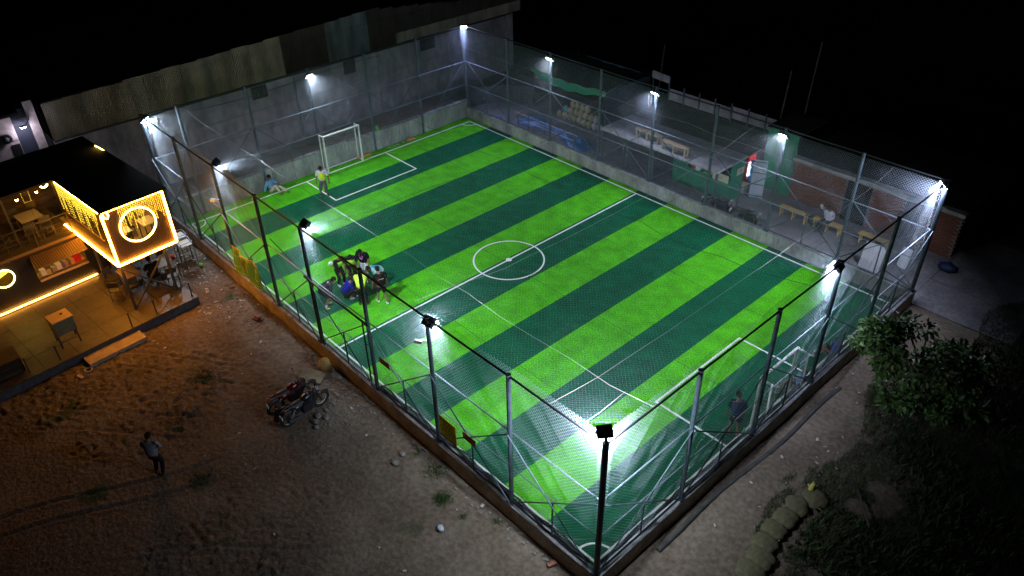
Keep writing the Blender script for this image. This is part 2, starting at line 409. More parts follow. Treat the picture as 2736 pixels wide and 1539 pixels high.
f3 = fence('tall net fence along the far touchline in front of the kiosk and benches', (-.72,17.3,0), (25.5,17.3,0), [x+.72 for x in FX], .6, (0,-1,0), 3, nr=.0026)
f4 = fence('tall net fence behind the far goal, in front of the warehouse', (-.66,-.57,0), (-.66,17.3,0), [y+.57 for y in BY], .02, (1,0,0), 4, base=0, nr=.0024)
# gate frame in one bay of the near fence
gate = thing('fence_gate', 'narrow steel gate frame in the long fence beside the huddle of players', 'gate', (14.2,-.6,.6))
for x in (12.66, 15.62): MB().tube([(x,-.63,.6),(x,-.63,3.28)], .028, 6).build('gate_post', m_dark, gate)
MB().bar((12.2,-.66,3.34),(16.0,-.66,3.34),.05,.06).build('lintel', m_black, gate)
MB().tube([(10.1,-.66,3.9),(12.6,-.66,3.38)],.022,6).build('lintel_stay', m_dark, gate)
for z in (1.2, 2.4): MB().tube([(15.62,-.63,z),(15.85,-.6,z)], .015, 6).build('hinge', m_dark, gate)

# net roof with ropes
rn = thing('net_roof', 'sagging white net roof stretched over the whole pitch with its ropes', 'net', (12.4,8.4,5.2))
def roofz(x, y):
    # cables run across at every post line; the net sags between them
    ex = np.minimum(x+.66, 25.5-x)/26; ey = np.minimum(y+.57, 17.3-y)/18
    edge = np.clip(np.minimum(ex*8, ey*6), 0, 1)
    bay = np.abs(np.sin((x+.66)/3.27*PI))
    return H-.03-.17*np.clip(1-np.maximum(0,(np.abs(x-25.5)+np.abs(y+.57)-0)*-1+1),0,1) - edge*(.12+.22*bay+.28*np.sin(np.clip((y+.57)/17.87,0,1)*PI)) - .12*edge*(vnoise(x*.9,y*.9,9)-.3)
segs = []
for sgn in (1, -1):
    for a0 in np.arange(-18 if sgn > 0 else 0, 26.2 if sgn > 0 else 44.2, .12):
        s_ = np.arange(0, 17.9, .65); x = -.66+a0+sgn*s_; k = (x > -.66) & (x < 25.5)
        if k.sum() < 3: continue
        y = -.57+s_[k]; x = x[k]; segs.append(np.stack([x, y, roofz(x, y)], -1))
v, fc = strands(segs, .0006); np_mesh('net', v, fc, m_net, rn, kind='stuff')
for i, x in enumerate(NX[1:-1]):
    if i % 2 == 0: continue
    ys_ = np.linspace(-.57, 17.3, 14); z = roofz(np.full(14, x), ys_)+.03
    MB().tube([(x, y, q) for y, q in zip(ys_, z)], .0065, 4).build('cross_cable', m_dark, rn)
for y in (8.4,):
    xs_ = np.linspace(-.66, 25.5, 26); z = roofz(xs_, np.full(26, y))+.03
    MB().tube([(x, y, q) for x, q in zip(xs_, z)], .007, 4).build('long_cable', m_dark, rn)
m_rope = mat('white_rope', (.5,.49,.46), .8)
for a, b in (((23.6,-.5),(23.6,17.2)), ((18.0,17.2),(18.0,-.5)), ((-.6,1.27),(25.4,1.27)), ((-.6,15.6),(25.4,15.6)), ((24.6,-.4),(24.5,1.3)), ((1.6,-.5),(1.6,17.2)), ((11.0,17.2),(11.3,10.5))):
    pts = [(a[0]+(b[0]-a[0])*t, a[1]+(b[1]-a[1])*t) for t in np.linspace(0,1,20)]
    MB().tube([(x, y, float(roofz(np.array(x), np.array(y)))+.02) for x, y in pts], .0042, 5).build('rope', m_rope, rn)
# slack net skirt rolled along the near wall tops
sk = thing('net_skirt', 'dark bundled slack net lying along the near wall tops at the corner', 'net', (22,-.5,.6))
for y, s_ in ((-.5,0),(-.42,1),(-.46,2)):
    MB().tube([(x, y+.05*math.sin(x*3.1+s_*2), .63+.04*math.sin(x*5+s_)+.02*s_) for x in np.arange(15.9, 25.3, .22)], [.022+.018*abs(math.sin(q*1.7+s_)) for q in range(len(np.arange(15.9,25.3,.22)))], 5).build('net_roll', m_black, sk)
for s_ in (0, 1):
    MB().tube([(25.37-.04*s_+.03*math.sin(y*3+s_), y, .63+.03*math.sin(y*4.3+s_)) for y in np.arange(-.3, 16.9, .25)], .028, 5).build('net_roll', m_black, sk)

# ------------------------------------------------------------------ floodlights
m_lens = mat('flood_lens', (1,1,1), .3, emit=(.86,.93,1), es=45)
def flood(label, x, y, aim, tilt=54, z=5.30, power=1.0, tint=(.76,.88,1.0), spread=126, off=.24):
    a = Vector((aim[0]-x, aim[1]-y, 0)).normalized()
    p = V(x, y, z) + a*off
    t = thing('floodlight', label, 'floodlight', (x, y, z), group='floodlights on the fence posts')
    d = (a*math.cos(math.radians(tilt)) + V(0,0,-math.sin(math.radians(tilt)))).normalized()
    right = d.cross(V(0,0,1)).normalized(); up = right.cross(d)
    M3 = Matrix((right, up, -d)).transposed().to_4x4(); M4 = Matrix.Translation(p) @ M3
    def bx(mb, cx, cy, cz, sx, sy, sz):
        b = MB().box(cx-sx/2,cx+sx/2,cy-sy/2,cy+sy/2,cz-sz/2,cz+sz/2); n = len(mb.v)
        mb.v += [tuple(M4 @ Vector(q)) for q in b.v]; mb.f += [tuple(n+i for i in q) for q in b.f]
    h = MB(); bx(h, 0,0,.05, .36,.30,.09)
    h.build('housing', m_black, t)
    fi = MB()
    for k in range(7): bx(fi, -.15+.05*k, 0, .11, .012, .26, .03)
    fi.build('cooling_fins', m_dark, t)
    l = MB(); bx(l, 0,0,.001, .31,.25,.006); l.build('lens', m_lens, t)
    b = MB()
    for s_ in (-1,1): bx(b, s_*.195,0,.05, .012,.05,.16)
    b.bar(V(x,y,H), V(x,y,z), .05); b.bar(V(x,y,z)+a*.0, V(x,y,z)+a*.12, .05); b.bar(V(x,y,z-.02)+a*.1+right*-.19, V(x,y,z-.02)+a*.1+right*.19, .03)
    b.build('bracket', m_dark, t)
    ld = bpy.data.lights.new('flood_lamp', 'AREA'); ld.shape = 'RECTANGLE'; ld.size = .30; ld.size_y = .24
    ld.energy = FLOOD_W*power; ld.color = tint; ld.spread = math.radians(spread)
    lo = bpy.data.objects.new('flood_lamp', ld); col.objects.link(lo); lo.parent = t
    lo.matrix_local = Matrix.Translation(p - V(x,y,z) + d*.02) @ M3
    return t
C = (12.4, 8.4)
flood('floodlight on the near corner post, its back to the camera', 25.5, -.57, (16,6), 50, z=5.47, off=.2, power=2.1, spread=160)
flood('floodlight on the near fence above the yellow notice', 19.09, -.57, (17.5,9), 50, z=5.08, off=.10, spread=150)
flood('floodlight on the near fence above the huddle of players', 12.42, -.57, (12.2,9), 54)
flood('floodlight on the near fence above the cafe end', 6.04, -.57, (6.8,9), 54, power=.85)
flood('floodlight on the post nearest the lit cafe cube', -.66, -.57, (8,6), 50, z=5.1, off=.12, spread=150)
flood('floodlight on the warehouse side behind the far goal', -.66, 7.45, (9,8.2), 50, z=4.95, off=.10, power=.85, spread=150)
flood('glaring floodlight on the farthest corner post against the warehouse', -.66, 17.3, (14,4), 46, z=5.2, off=.12, spread=155, tint=(.5,.56,1), power=.8)
flood('floodlight over the blue tarpaulin', 6.1, 17.3, (6.8,8), 50, z=4.98, off=.10, spread=146, power=.5)
flood('floodlight over the two wooden benches on the slab roof', 12.75, 17.3, (12.4,8), 50, z=4.98, off=.10, spread=152, power=.8, tint=(.68,.76,1))
flood('floodlight over the green cladding beside the kiosk', 19.2, 17.3, (18,8), 50, z=4.98, off=.10, spread=152, power=.85, tint=(.78,.86,1))
flood('floodlight on the corner post by the white boards and brick shed', 25.5, 17.3, (16,9), 48, z=5.1, off=.12, power=1.35, spread=160, tint=(.68,.76,1))
flood('floodlight on the fence post behind the near goal', 25.5, 9.88, (16,8.6), 50, z=5.08, off=.10, spread=155, power=1.2, tint=(.68,.76,1))

# ------------------------------------------------------------------ goals
m_gnet = mat('goal_net', (.75,.78,.76), .8)
def goal(label, x, s):           # s = +1: the mouth faces +x
    g = thing('goal', label, 'goal', (x, 8.4, 0), group='five-a-side goals')
    y0, y1, h, dt, db = 7.36, 9.46, 1.98, .38, .42
    for y in (y0, y1):
        MB().tube([(x,y,0),(x,y,h)], .045, 10).build('upright', m_white, g)
        MB().tube([(x,y,h),(x-s*dt,y,h-.02)], .035, 8).build('top_stay', m_white, g)
        MB().tube([(x-s*db,y,.03),(x-s*dt,y,h-.02)], .035, 8).build('rear_post', m_white, g)
        MB().tube([(x,y,.035),(x-s*db,y,.035)], .035, 8).build('base_bar', m_white, g)
    MB().tube([(x,y0-.04,h),(x,y1+.04,h)], .045, 10).build('crossbar', m_white, g)
    MB().tube([(x-s*db,y0,.04),(x-s*db,y1,.04)], .035, 8).build('rear_bar', m_white, g)
    segs = []
    for y in np.arange(y0, y1+.01, .13):
        t = np.linspace(0, 1, 9); sag = .10*math.sin((y-y0)/(y1-y0)*PI)
        zz = h-.05-(h-.1)*t - .25*sag*np.sin(t*PI)
        segs.append(np.stack([x-s*(dt*.96-.16*np.sin(t*PI)*(1+.5*math.sin(y*7))), y+.05*np.sin(t*9+y*5), zz], -1))
    for z in np.arange(.15, h, .13):
        t = np.linspace(0, 1, 12)
        segs.append(np.stack([x-s*(dt-.14*np.sin(t*PI)-.05*np.sin(t*13+z*4)), y0+(y1-y0)*t, z-.14*np.sin(t*PI)*(z/h)-.03*np.sin(t*17+z)], -1))
    for y in (y0, y1):
        for z in np.arange(.2, h, .16): segs.append(np.array([[x,y,z],[x-s*dt*.5,y,z-.04],[x-s*dt,y,z]]))
    v, f = strands(segs, .003); np_mesh('goal_net', v, f, m_gnet, g, kind='stuff')
goal('white goal at the warehouse end, behind the lone keeper', -.05, 1)
goal('white goal at the near end, seen through the fence beside the tree', 25.0, -1)

# ------------------------------------------------------------------ warehouse behind the far goal
wh = thing('warehouse', 'long plastered warehouse clad above in corrugated sheets, behind the far goal', 'building', (-5, 10, 0))
MB().box(-9, -4.8, -3.35, 24.8, -.1, 3.64).build('plaster_wall', m_plaster, wh)
MB().box(-9, -5.0, -3.3, 24.75, 3.64, 5.45).build('upper_wall', m_roofd, wh)
def corr_sheet(w, h, waves=10):
    b = MB(); n = waves*4; b.sm = True
    for i in range(n+1):
        t = i/n; x = .022*math.sin(t*waves*2*PI); b.v += [(x, t*w, 0), (x, t*w, h)]
    for i in range(n): b.f.append((2*i, 2*i+2, 2*i+3, 2*i+1))
    return b
base_sheet = None
y = -3.3; k = 0
while y < 24.6:
    top = 5.36+.035*(y+3.3) if y < 14 else 5.95-.12*(y-14)
    z0 = 3.65
    m = m_corrb if 8.0 <= y < 10.6 else (m_corr2 if 10.6 <= y < 13.2 else (m_corrb if y >= 13.2 else m_corr))
    if y > 15.6: z0 = 4.33
    b = corr_sheet(.93, top-z0+random.uniform(-.03,.03), 11)
    b.v = [(vx-4.9+random.uniform(-.0,.0)+(.012 if k % 2 else 0), vy+y, vz+z0) for vx, vy, vz in b.v]
    b.build('corrugated_sheet', m, wh)
    if y > 15.6:
        b = corr_sheet(.93, .64, 11); b.v = [(vx-4.86+(.012 if k % 2 else 0), vy+y, vz+3.68) for vx, vy, vz in b.v]
        b.build('corrugated_sheet', m_corr, wh)
    y += .9; k += 1
MB().box(-4.86,-4.78,-3.3,24.6,3.60,3.66).build('sill_beam', m_dark, wh)
rf = MB(); rf.quad((-4.7,-3.6,5.5),(-4.7,14,6.12),(-14,14,6.6),(-14,-3.6,6.0)); rf.quad((-4.7,14,6.12),(-4.7,24.9,4.75),(-14,24.9,5.2),(-14,14,6.6)); rf.build('roof', mat('green_roof',(.006,.02,.014),.8), wh)
m_grille = mat('window_grille', (.05,.045,.04), .6)
for y0, y1, zt_, zb in ((6.25,7.1,3.56,2.92), (11.85,12.6,3.56,2.85), (17.2,18.3,3.56,2.92)):
    f = MB().box(-4.81,-4.77,y0,y1,zb,zt_).build('window', mat('dark_glass',(.01,.01,.012),.2), wh)
    g = MB()
    for i in range(6): yy = y0+(y1-y0)*i/5; g.box(-4.765,-4.75,yy-.012,yy+.012,zb,zt_)
    for i in range(5): zz = zb+(zt_-zb)*i/4; g.box(-4.762,-4.748,y0,y1,zz-.012,zz+.012)
    g.build('grille', m_grille, f)
for y in (-2.8,2.6,8.9,14.2,19.5): MB().box(-4.8,-4.72,y-.14,y+.14,0,3.6).build('wall_pier', m_plaster, wh)
for z in (1.2, 2.3): MB().box(-4.802,-4.79,-3.3,24.6,z,z+.03).build('plaster_joint', mat('joint',(.2,.2,.2),.9), wh)
MB().tube([(-4.7,y,3.3-.12*math.sin((y-3)*.5)) for y in np.arange(3,15,.6)], .012, 4).build('cable', m_black, wh)
# white house to the side of the warehouse
ho = thing('white_house', 'pinkish white house with one bright lamp, past the dark roof of the cafe', 'building', (-5,-8,0))
m_pink = mat('pinkish_wall', (.55,.45,.45), .85, 1.5, .15, ns2=4)
MB().box(-9,-4.8,-16,-4.62,-.1,5.25).build('wall', m_pink, ho)
MB().box(-4.9,-4.78,-3.98,-3.62,0,5.7).build('corner_pillar', m_pink, ho)
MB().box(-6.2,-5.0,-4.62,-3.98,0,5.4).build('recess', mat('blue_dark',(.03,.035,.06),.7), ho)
w_ = MB().box(-4.81,-4.77,-5.0,-4.62+.0-.02,3.45,4.0).build('window', m_black, ho)
MB().box(-4.8,-4.765,-5.03,-4.6,3.42,3.45).build('sill', m_pink, w_)
MB().box(-4.803,-4.79,-16,-4.62,3.1,3.13).build('joint', m_dark, ho)
MB().box(-4.803,-4.79,-16,-4.62,4.15,4.17).build('joint', m_dark, ho)
MB().box(-9.5,-4.5,-16.3,-4.3,5.3,5.42).build('roof', m_roofd, ho)
wl_ = thing('wall_lamp', 'bright white lamp on a bracket on the pinkish house wall', 'lamp', (-4.6,-4.3,4.7))
MB().tube([(-4.75,-3.95,4.95),(-4.55,-4.2,4.8)],.02,5).build('arm', m_dark, wl_)
MB().obox((-4.6,-4.3,4.74),(.16,.22,.05),.3).build('housing', m_dark, wl_)
MB().obox((-4.6,-4.32,4.70),(.13,.18,.03),.3).build('lens', mat('lamp_lens',(1,1,1),.4,emit=(.9,.88,1),es=60), wl_)
ld = bpy.data.lights.new('wall_light','POINT'); ld.energy = 22; ld.color = (.85,.8,1); ld.shadow_soft_size = .06
lo = bpy.data.objects.new('wall_light', ld); col.objects.link(lo); lo.parent = wl_; lo.location = (.14,-.02,-.12)
fan = thing('exhaust_fan', 'round exhaust fan with a white hub on the pinkish house wall', 'fan', (-4.7,-5.05,4.35))
MB().tube([(-4.8,-5.05,4.35),(-4.66,-5.05,4.35)],.2,14).build('frame', m_black, fan)
MB().disc((-4.66,-5.05,4.35),.07,10,(1,0,0),.03).build('hub', m_white, fan)
for k in range(4):
    a = k*PI/2+.4; MB().bar((-4.64,-5.05,4.35),(-4.64,-5.05+.16*math.cos(a),4.35+.16*math.sin(a)),.05,.01).build('blade', m_rail, fan)

# ------------------------------------------------------------------ cafe (own rotated frame: u along +x', v along +y')
CA = math.radians(5)
cafe = thing('cafe', 'two storey dark slatted cafe with a jutting cube outlined in yellow light strips', 'building', (5.45,-4.6,0), CA, local=True)
def cw(u, v, z=0): return V(5.45+u*math.cos(CA)-v*math.sin(CA), -4.6+u*math.sin(CA)+v*math.cos(CA), z)
def holed(u0, v0, v1, z0, z1, cv, cz, r, th=.06, n=48):       # panel in the plane u = u0 with a round hole
    b = MB(); ring = []
    for k in range(n):
        a = 2*PI*k/n+PI/n; dv, dz = math.cos(a), math.sin(a)
        t = min(((v1-cv)/dv if dv > 0 else (v0-cv)/dv) if abs(dv) > 1e-6 else 1e9, ((z1-cz)/dz if dz > 0 else (z0-cz)/dz) if abs(dz) > 1e-6 else 1e9)
        ring.append(((cv+r*dv, cz+r*dz), (cv+t*dv, cz+t*dz)))
    for x in (u0, u0-th):
        for k in range(n):
            a, c = ring[k], ring[(k+1) % n]; b.quad((x,*a[0]),(x,*a[1]),(x,*c[1]),(x,*c[0]))
    for k in range(n):
        a, c = ring[k][0], ring[(k+1) % n][0]; b.quad((u0,*a),(u0,*c),(u0-th,*c),(u0-th,*a))
    for cvv, czz in ((v0,z0),(v1,z0),(v1,z1),(v0,z1)):       # corner fillers
        pass
    b.box(u0-th,u0-.001,v0-.03,v0+.0,z0,z1); b.box(u0-th,u0-.001,v1,v1+.03,z0,z1)
    return b
zb, ztp = 2.45, 4.62
holed(0, 0, 2.22, zb, ztp, 1.09, 3.70, .63).build('cube_front', m_brown, cafe)
sl = MB()
for k in range(38):
    v = .03+k*.058; dv = v-1.09
    if abs(dv) < .64:
        q = math.sqrt(.64**2-dv*dv); sl.box(.001,.018,v,v+.03,zb+.02,3.70-q); sl.box(.001,.018,v,v+.03,3.70+q,ztp-.02)
    else: sl.box(.001,.018,v,v+.03,zb+.02,ztp-.02)
sl.build('front_slats', m_brown, cafe, kind='stuff')
# side wall of the cube: panel below, glazed above
MB().box(-4.4,-.06,.0,.05,zb,3.25).build('side_panel', m_brown, cafe)
sl = MB()
for k in range(72): sl.box(-4.35+k*.06,-4.35+k*.06+.03,-.015,-.001,zb+.03,3.2)
for k in range(9): sl.box(-4.4+k*.06,-4.4+k*.06+.03,-.015,-.001,3.26,ztp); sl.box(-.6+k*.06,-.6+k*.06+.03,-.015,-.001,3.26,ztp)
sl.build('side_slats', m_brown, cafe, kind='stuff')
MB().box(-4.4,-3.85,.0,.05,3.25,ztp).build('side_pier', m_brown, cafe)
MB().box(-.62,-.06,.0,.05,3.25,ztp).build('side_pier', m_brown, cafe)
gm = mat('side_glass',(.35,.33,.1),.15,trans=.85)
for k in range(3): MB().box(-3.83+k*1.07,-2.79+k*1.07,.02,.03,3.27,ztp-.05).build('side_pane', gm, cafe)
MB().bar((-3.85,-.03,3.25),(-.6,-.03,3.25),.03,.04).build('orange_sill', mat('orange_sill',(.6,.25,.04),.5), cafe)
MB().box(-7,0,2.22,2.27,zb,ztp).build('back_wall', m_pink, cafe)
MB().box(-4.4,-.07,.06,2.2,zb-.08,zb).build('cube_floor', mat('pale_floor',(.5,.42,.3),.6,3,.15), cafe)
MB().box(-7.0,.12,-.08,2.42,ztp+.02,ztp+.1).build('cube_roof', m_roofd, cafe)
MB().box(-6.7,-3.75,-9.5,-.08,ztp+.02,ztp+.1).build('wing_roof', m_roofd, cafe)
MB().box(-7.2,-6.6,-9.5,2.3,.3,ztp+.02).build('rear_wall', m_brown, cafe)
MB().box(-4.6,-4.4,0,.06,zb,ztp).build('side_pier', m_brown, cafe)
for u, v in ((-.06,.04),(-.1,1.75),(-2.4,.04)): MB().bar((u,v,.35),(u,v,zb-.02),.09).build('column', m_dark, cafe)
MB().box(-4.4,0,.0,2.22,zb-.14,zb-.09).build('floor_frame', m_dark, cafe)
MB().bar((-.06,.04,.38),(-.1,1.75,2.2),.06).build('cross_brace', m_dark, cafe)
MB().bar((-.1,1.75,.38),(-.06,.04,2.2),.06).build('cross_brace', m_dark, cafe)
MB().bar((-.1,1.75,.4),(.5,1.0,1.2),.05).build('cross_brace', m_dark, cafe)
# light strips
def strip(a, b, r=.042, mm=None):
    MB().tube([a, b], r, 8).build('light_strip', mm or m_orange, cafe)
strip((.06,-.03,zb-.02),(.06,2.24,zb-.02)); strip((.05,.0,ztp+.0),(.05,2.24,ztp)); strip((.06,-.04,zb),(.06,-.04,ztp-.08)); strip((.06,2.25,zb),(.06,2.25,ztp))
strip((.04,-.06,zb-.02),(-4.6,-.06,zb-.02)); strip((-.1,-.06,ztp-.02),(-4.35,-.06,ztp-.02), .02, m_ring)
strip((-3.54,-9.4,.42),(-3.54,.12,.42), .03, mat('led_warm_low', (1,.6,.1), .5, emit=(1,.38,.05), es=24))
MB().tube([(.05,1.09+.655*math.cos(a),3.7+.655*math.sin(a)) for a in np.linspace(0,2*PI,49)[:-1]], .026, 6, closed=True).build('light_ring', m_ring, cafe)
MB().tube([(.06,.0,ztp-.04),(.1,.05,ztp-.2),(.08,.14,ztp-.26),(.07,.2,ztp-.16),(.06,.18,ztp-.03)], .02, 6).build('light_strip_loop', m_ring, cafe)
MB().tube([(-5.5,2.3,ztp+.15),(-5.2,2.33,ztp+.14),(-4.95,2.35,ztp+.13),(-4.8,2.4,ztp+.05)], .015, 5).build('light_strip_tail', m_ring, cafe)
# curtains of little lights
fl = MB()
for v, ln in zip(np.linspace(.55,2.16,25), rng.uniform(.25,1.0,25)):
    for z in np.arange(ztp-.1, ztp-.1-ln, -.065): fl.obox((.10+random.uniform(-.01,.01), v+random.uniform(-.012,.012), z), (.016,)*3, random.random())
for u in np.linspace(-3.8,-.35,44):
    ln = random.uniform(.2,.55)+(.7 if random.random() < .3 else 0)
    for z in np.arange(ztp-.08, ztp-.08-ln, -.07): fl.obox((u+random.uniform(-.012,.012), -.09, z), (.014,)*3, random.random())
fl.build('fairy_lights', m_fairy, cafe, kind='stuff')
# ground floor shop front
uf = -3.62
MB().box(uf-.1,uf,-9.5,-3.36,.35,2.33).build('shop_front', m_black, cafe)
holed(uf, -3.36, -2.58, .35, 2.33, -2.97, 1.74, .34, .1, 32).build('shop_front_round', m_black, cafe)
MB().box(uf-.1,uf,-2.55,-1.9,.35,2.33).build('shop_front', m_black, cafe)
MB().box(uf-.1,uf,-1.9,.0,.35,1.12).build('shop_front', m_black, cafe)
MB().box(uf-.1,uf,-1.9,.0,2.17,2.33).build('shop_front', m_black, cafe)
MB().box(uf-.1,uf,0,.75,.35,2.33).build('shop_front', m_black, cafe)
sl = MB()
for k in range(84):
    v = -9.3+k*.12
    if -3.36 < v < -2.55 or -1.95 < v < .05: 
        if -1.95 < v < .05: sl.box(uf+.001,uf+.014,v,v+.05,.5,1.1)
        continue
    sl.box(uf+.001,uf+.014,v,v+.05,.5,2.3)
sl.build('shop_slats', m_black, cafe, kind='stuff')
MB().tube([(uf+.02,-2.97+.35*math.cos(a),1.74+.35*math.sin(a)) for a in np.linspace(0,2*PI,37)[:-1]], .02, 6, closed=True).build('round_window_light', m_ring, cafe)
MB().box(-5.6,-5.5,-4.4,.4,.35,2.33).build('shop_back_wall', mat('ochre_wall',(.55,.42,.14),.8,4,.2), cafe)
MB().box(-5.5,uf-.1,-4.4,-4.3,.35,2.33).build('shop_side_wall', mat('ochre_wall',(.45,.36,.16)), cafe)
MB().box(-5.5,uf-.1,.3,.4,.35,2.33).build('shop_side_wall', mat('ochre_wall',(.45,.36,.16)), cafe)
MB().box(uf-.45,uf+.12,-1.88,-.02,1.06,1.12).build('counter', m_wood, cafe)
cd = MB().box(-4.3,uf-.5,-1.85,-.05,.35,1.06).build('shop_shelf', m_wood, cafe)
aw = MB()
for k in range(22):
    v = -1.92+k*.089; aw.v += [(uf+.02,v,2.2),(uf+.52,v,1.86),(uf+.02,v+.045,2.225),(uf+.52,v+.045,1.885)]
for k in range(43): aw.f.append((2*k,2*k+1,2*k+3,2*k+2))
aw.build('awning', mat('awning_brown',(.09,.055,.03),.6), cafe)
MB().bar((uf+.52,-1.92,1.87),(uf+.52,.0,1.87),.02).build('awning_rail', m_rail, cafe)
items = [(-1.62,.17,.26,(.85,.82,.8)),(-1.2,.2,.16,(.3,.28,.24)),(-1.02,.18,.22,(.78,.74,.8)),(-.86,.1,.22,(.12,.13,.22)),(-.74,.12,.2,(.5,.3,.14)),(-.62,.1,.2,(.12,.13,.2)),(-.5,.16,.22,(.75,.42,.12)),(-.3,.28,.26,(.8,.02,.02)),(-.1,.1,.16,(.75,.5,.3))]
for i, (v, w_, h_, c_) in enumerate(items):
    o = MB().box(uf-.42,uf-.18,v-w_/2,v+w_/2,1.121,1.121+h_)
    q = o.build('shop_box', mat('shop_item_%d' % i, c_, .6), None, label=['white carton nearest the round window','low brown tray','pale lilac carton','first navy carton from the round window','brown carton between two navy ones','second navy carton from the round window','orange carton beside the red crate','bright red crate','peach carton at the cube end'][i]+' on the shop counter', cat='box', group='goods on the shop counter')
    q.location = (5.45,-4.6,0); q.rotation_euler = (0,0,CA)
# round window: things inside
MB().bar((uf-.3,-3.3,1.65),(uf-.3,-2.7,1.85),.1,.08).build('green_tube', mat('lime_tube',(.3,.6,.05),.4,emit=(.5,.9,.05),es=3), cafe)
# balcony
MB().box(-6.6,-3.62,-9.5,.0,2.33,2.43).build('balcony_floor', mat('balcony_wood',(.15,.10,.05),.7,5,.3,stretch=(6,1,1)), cafe)
MB().box(-3.62,-3.56,-9.5,-.0,2.34,2.46).build('balcony_edge', mat('balcony_edge',(.2,.13,.06),.7), cafe)
pk = None
for k in range(11):
    MB().box(-6.6,-6.57+.004*(k % 2),-9.4,2.2,2.44+k*.195,2.44+k*.195+.185).build('wall_plank', mat('plank_%d' % (k % 3), ((.09,.055,.03),(.07,.045,.025),(.11,.065,.035))[k % 3], .75, 3, .35, stretch=(1,.5,5)), cafe)
for k in range(8):
    v = -.15-k*1.3
    MB().bar((-3.6,v,2.46),(-3.6,v,3.4),.035).build('baluster', m_dark, cafe)
for z in (2.66,2.86,3.06,3.38): MB().bar((-3.6,-9.4,z),(-3.6,-.1,z),.018 if z < 3.3 else .035).build('railing_bar', m_dark, cafe)
for k in range(5): MB().bar((-4.3,-1.9-k*1.7,2.43),(-4.3,-1.9-k*1.7,ztp),.08).build('roof_post', m_dark, cafe)
def pendant(u, v, z, lab, r=.05, pw=2.5):
    t = thing('pendant_lamp', lab, 'lamp', cw(u,v,z), CA, group='warm pendant lamps of the cafe', local=True)
    MB().tube([(0,0,.06),(0,0,ztp-z)], .006, 4).build('cord', m_black, t)
    MB().tube([(0,0,.03),(0,0,.09)], [.045,.02], 8).build('shade', m_dark, t)
    MB().ball((0,0,0), r, 10, 7).build('bulb', m_bulb, t)
    ld = bpy.data.lights.new('bulb_light','POINT'); ld.energy = pw; ld.color = (1,.5,.12); ld.shadow_soft_size = .05
    lo = bpy.data.objects.new('bulb_light', ld); col.objects.link(lo); lo.parent = t; lo.location = (0,0,-.08)
pendant(-4.65,-1.3,4.05,'lit pendant lamp on the balcony, the one farther from the cube')
pendant(-4.75,-.55,4.05,'lit pendant lamp on the balcony, the one nearer the cube')
pendant(-1.2,1.1,4.35,'added pendant lamp inside the glowing cube', .04, 60)  # unseen lamp, added to brighten the inside of the cube
pendant(-4.4,-2.97,2.12,'lit lamp behind the round shop window', .04, 6)
pendant(-4.5,-1.0,2.15,'lit lamp inside the shop above the counter', .04, 14)
MB().tube([(-4.3+.0,-.32+.13*math.cos(a),4.45+.13*math.sin(a)) for a in np.linspace(-PI*1.15,PI*.15,12)], .03, 6).build('curved_light', m_ring, cafe)
# hanging frame of leaves with tiny lights
hf = thing('hanging_wreath', 'rectangular hanging decoration of small lights on the balcony', 'decoration', cw(-4.5,-1.0,3.9), CA, local=True)
b = MB()
for z in np.arange(0,.5,.05):
    for s_ in (-.13,.13): b.obox((0,s_+random.uniform(-.01,.01),z),(.012,)*3,random.random())
for s_ in np.arange(-.1,.12,.05): b.obox((0,s_,0),(.012,)*3); b.obox((0,s_,.5),(.012,)*3)
b.build('string_lights', mat('dim_fairy',(1,.8,.1),.5,emit=(1,.7,.1),es=1.5), hf, kind='stuff')
MB().tube([(0,0,.5),(0,0,.68)],.004,4).build('cord', m_black, hf)

# terrace
te = link('terrace', None, kind='structure'); te.location = (5.45,-4.6,0); te.rotation_euler = (0,0,CA); ORG[te.name] = V(0,0,0)
MB().box(-3.52,1.0,-9.5,2.05,-.1,.31).build('terrace_base', mat('terrace_side',(.07,.065,.075),.85,6,.3,12,.3), te)
us = [-3.5,-2.38,-1.25,-.12,1.0]
vv_ = np.arange(-9.5,2.05,1.155)
for i in range(4):
    for v in vv_: MB().box(us[i]+.006,us[i+1]-.006,v+.006,v+1.149,.3,.345+random.uniform(0,.004)).build('floor_slab', m_tile, te)
stp = MB().box(1.02,1.62,-2.55,-.45,-.1,.17)
stp.build('front_step', mat('step_stone',(.4,.3,.2),.8,3,.2), te)
for i, (x, y) in enumerate(((4.4,-2.35),(6.05,-2.62),(6.22,-4.1),(6.38,-5.1),(6.52,-7.7),(6.5,-8.7))):
    t = thing('railing_post', ['short dark post at the inner end of the terrace','short dark post on the terrace corner by the dirt','short dark post under the cube, on the terrace edge','short dark post beside the front step','short dark post in front of the cabinet on legs','short dark post at the dark end of the terrace'][i], 'post', (x,y,.345), group='short posts along the terrace edge')
    MB().tube([(x,y,.345),(x,y,.93)],.025,6).build('shaft', m_black, t); MB().tube([(x,y,.92),(x,y,.98)],.04,6).build('cap', m_black, t); MB().box(x-.05,x+.05,y-.05,y+.05,.346,.36).build('foot', m_dark, t)

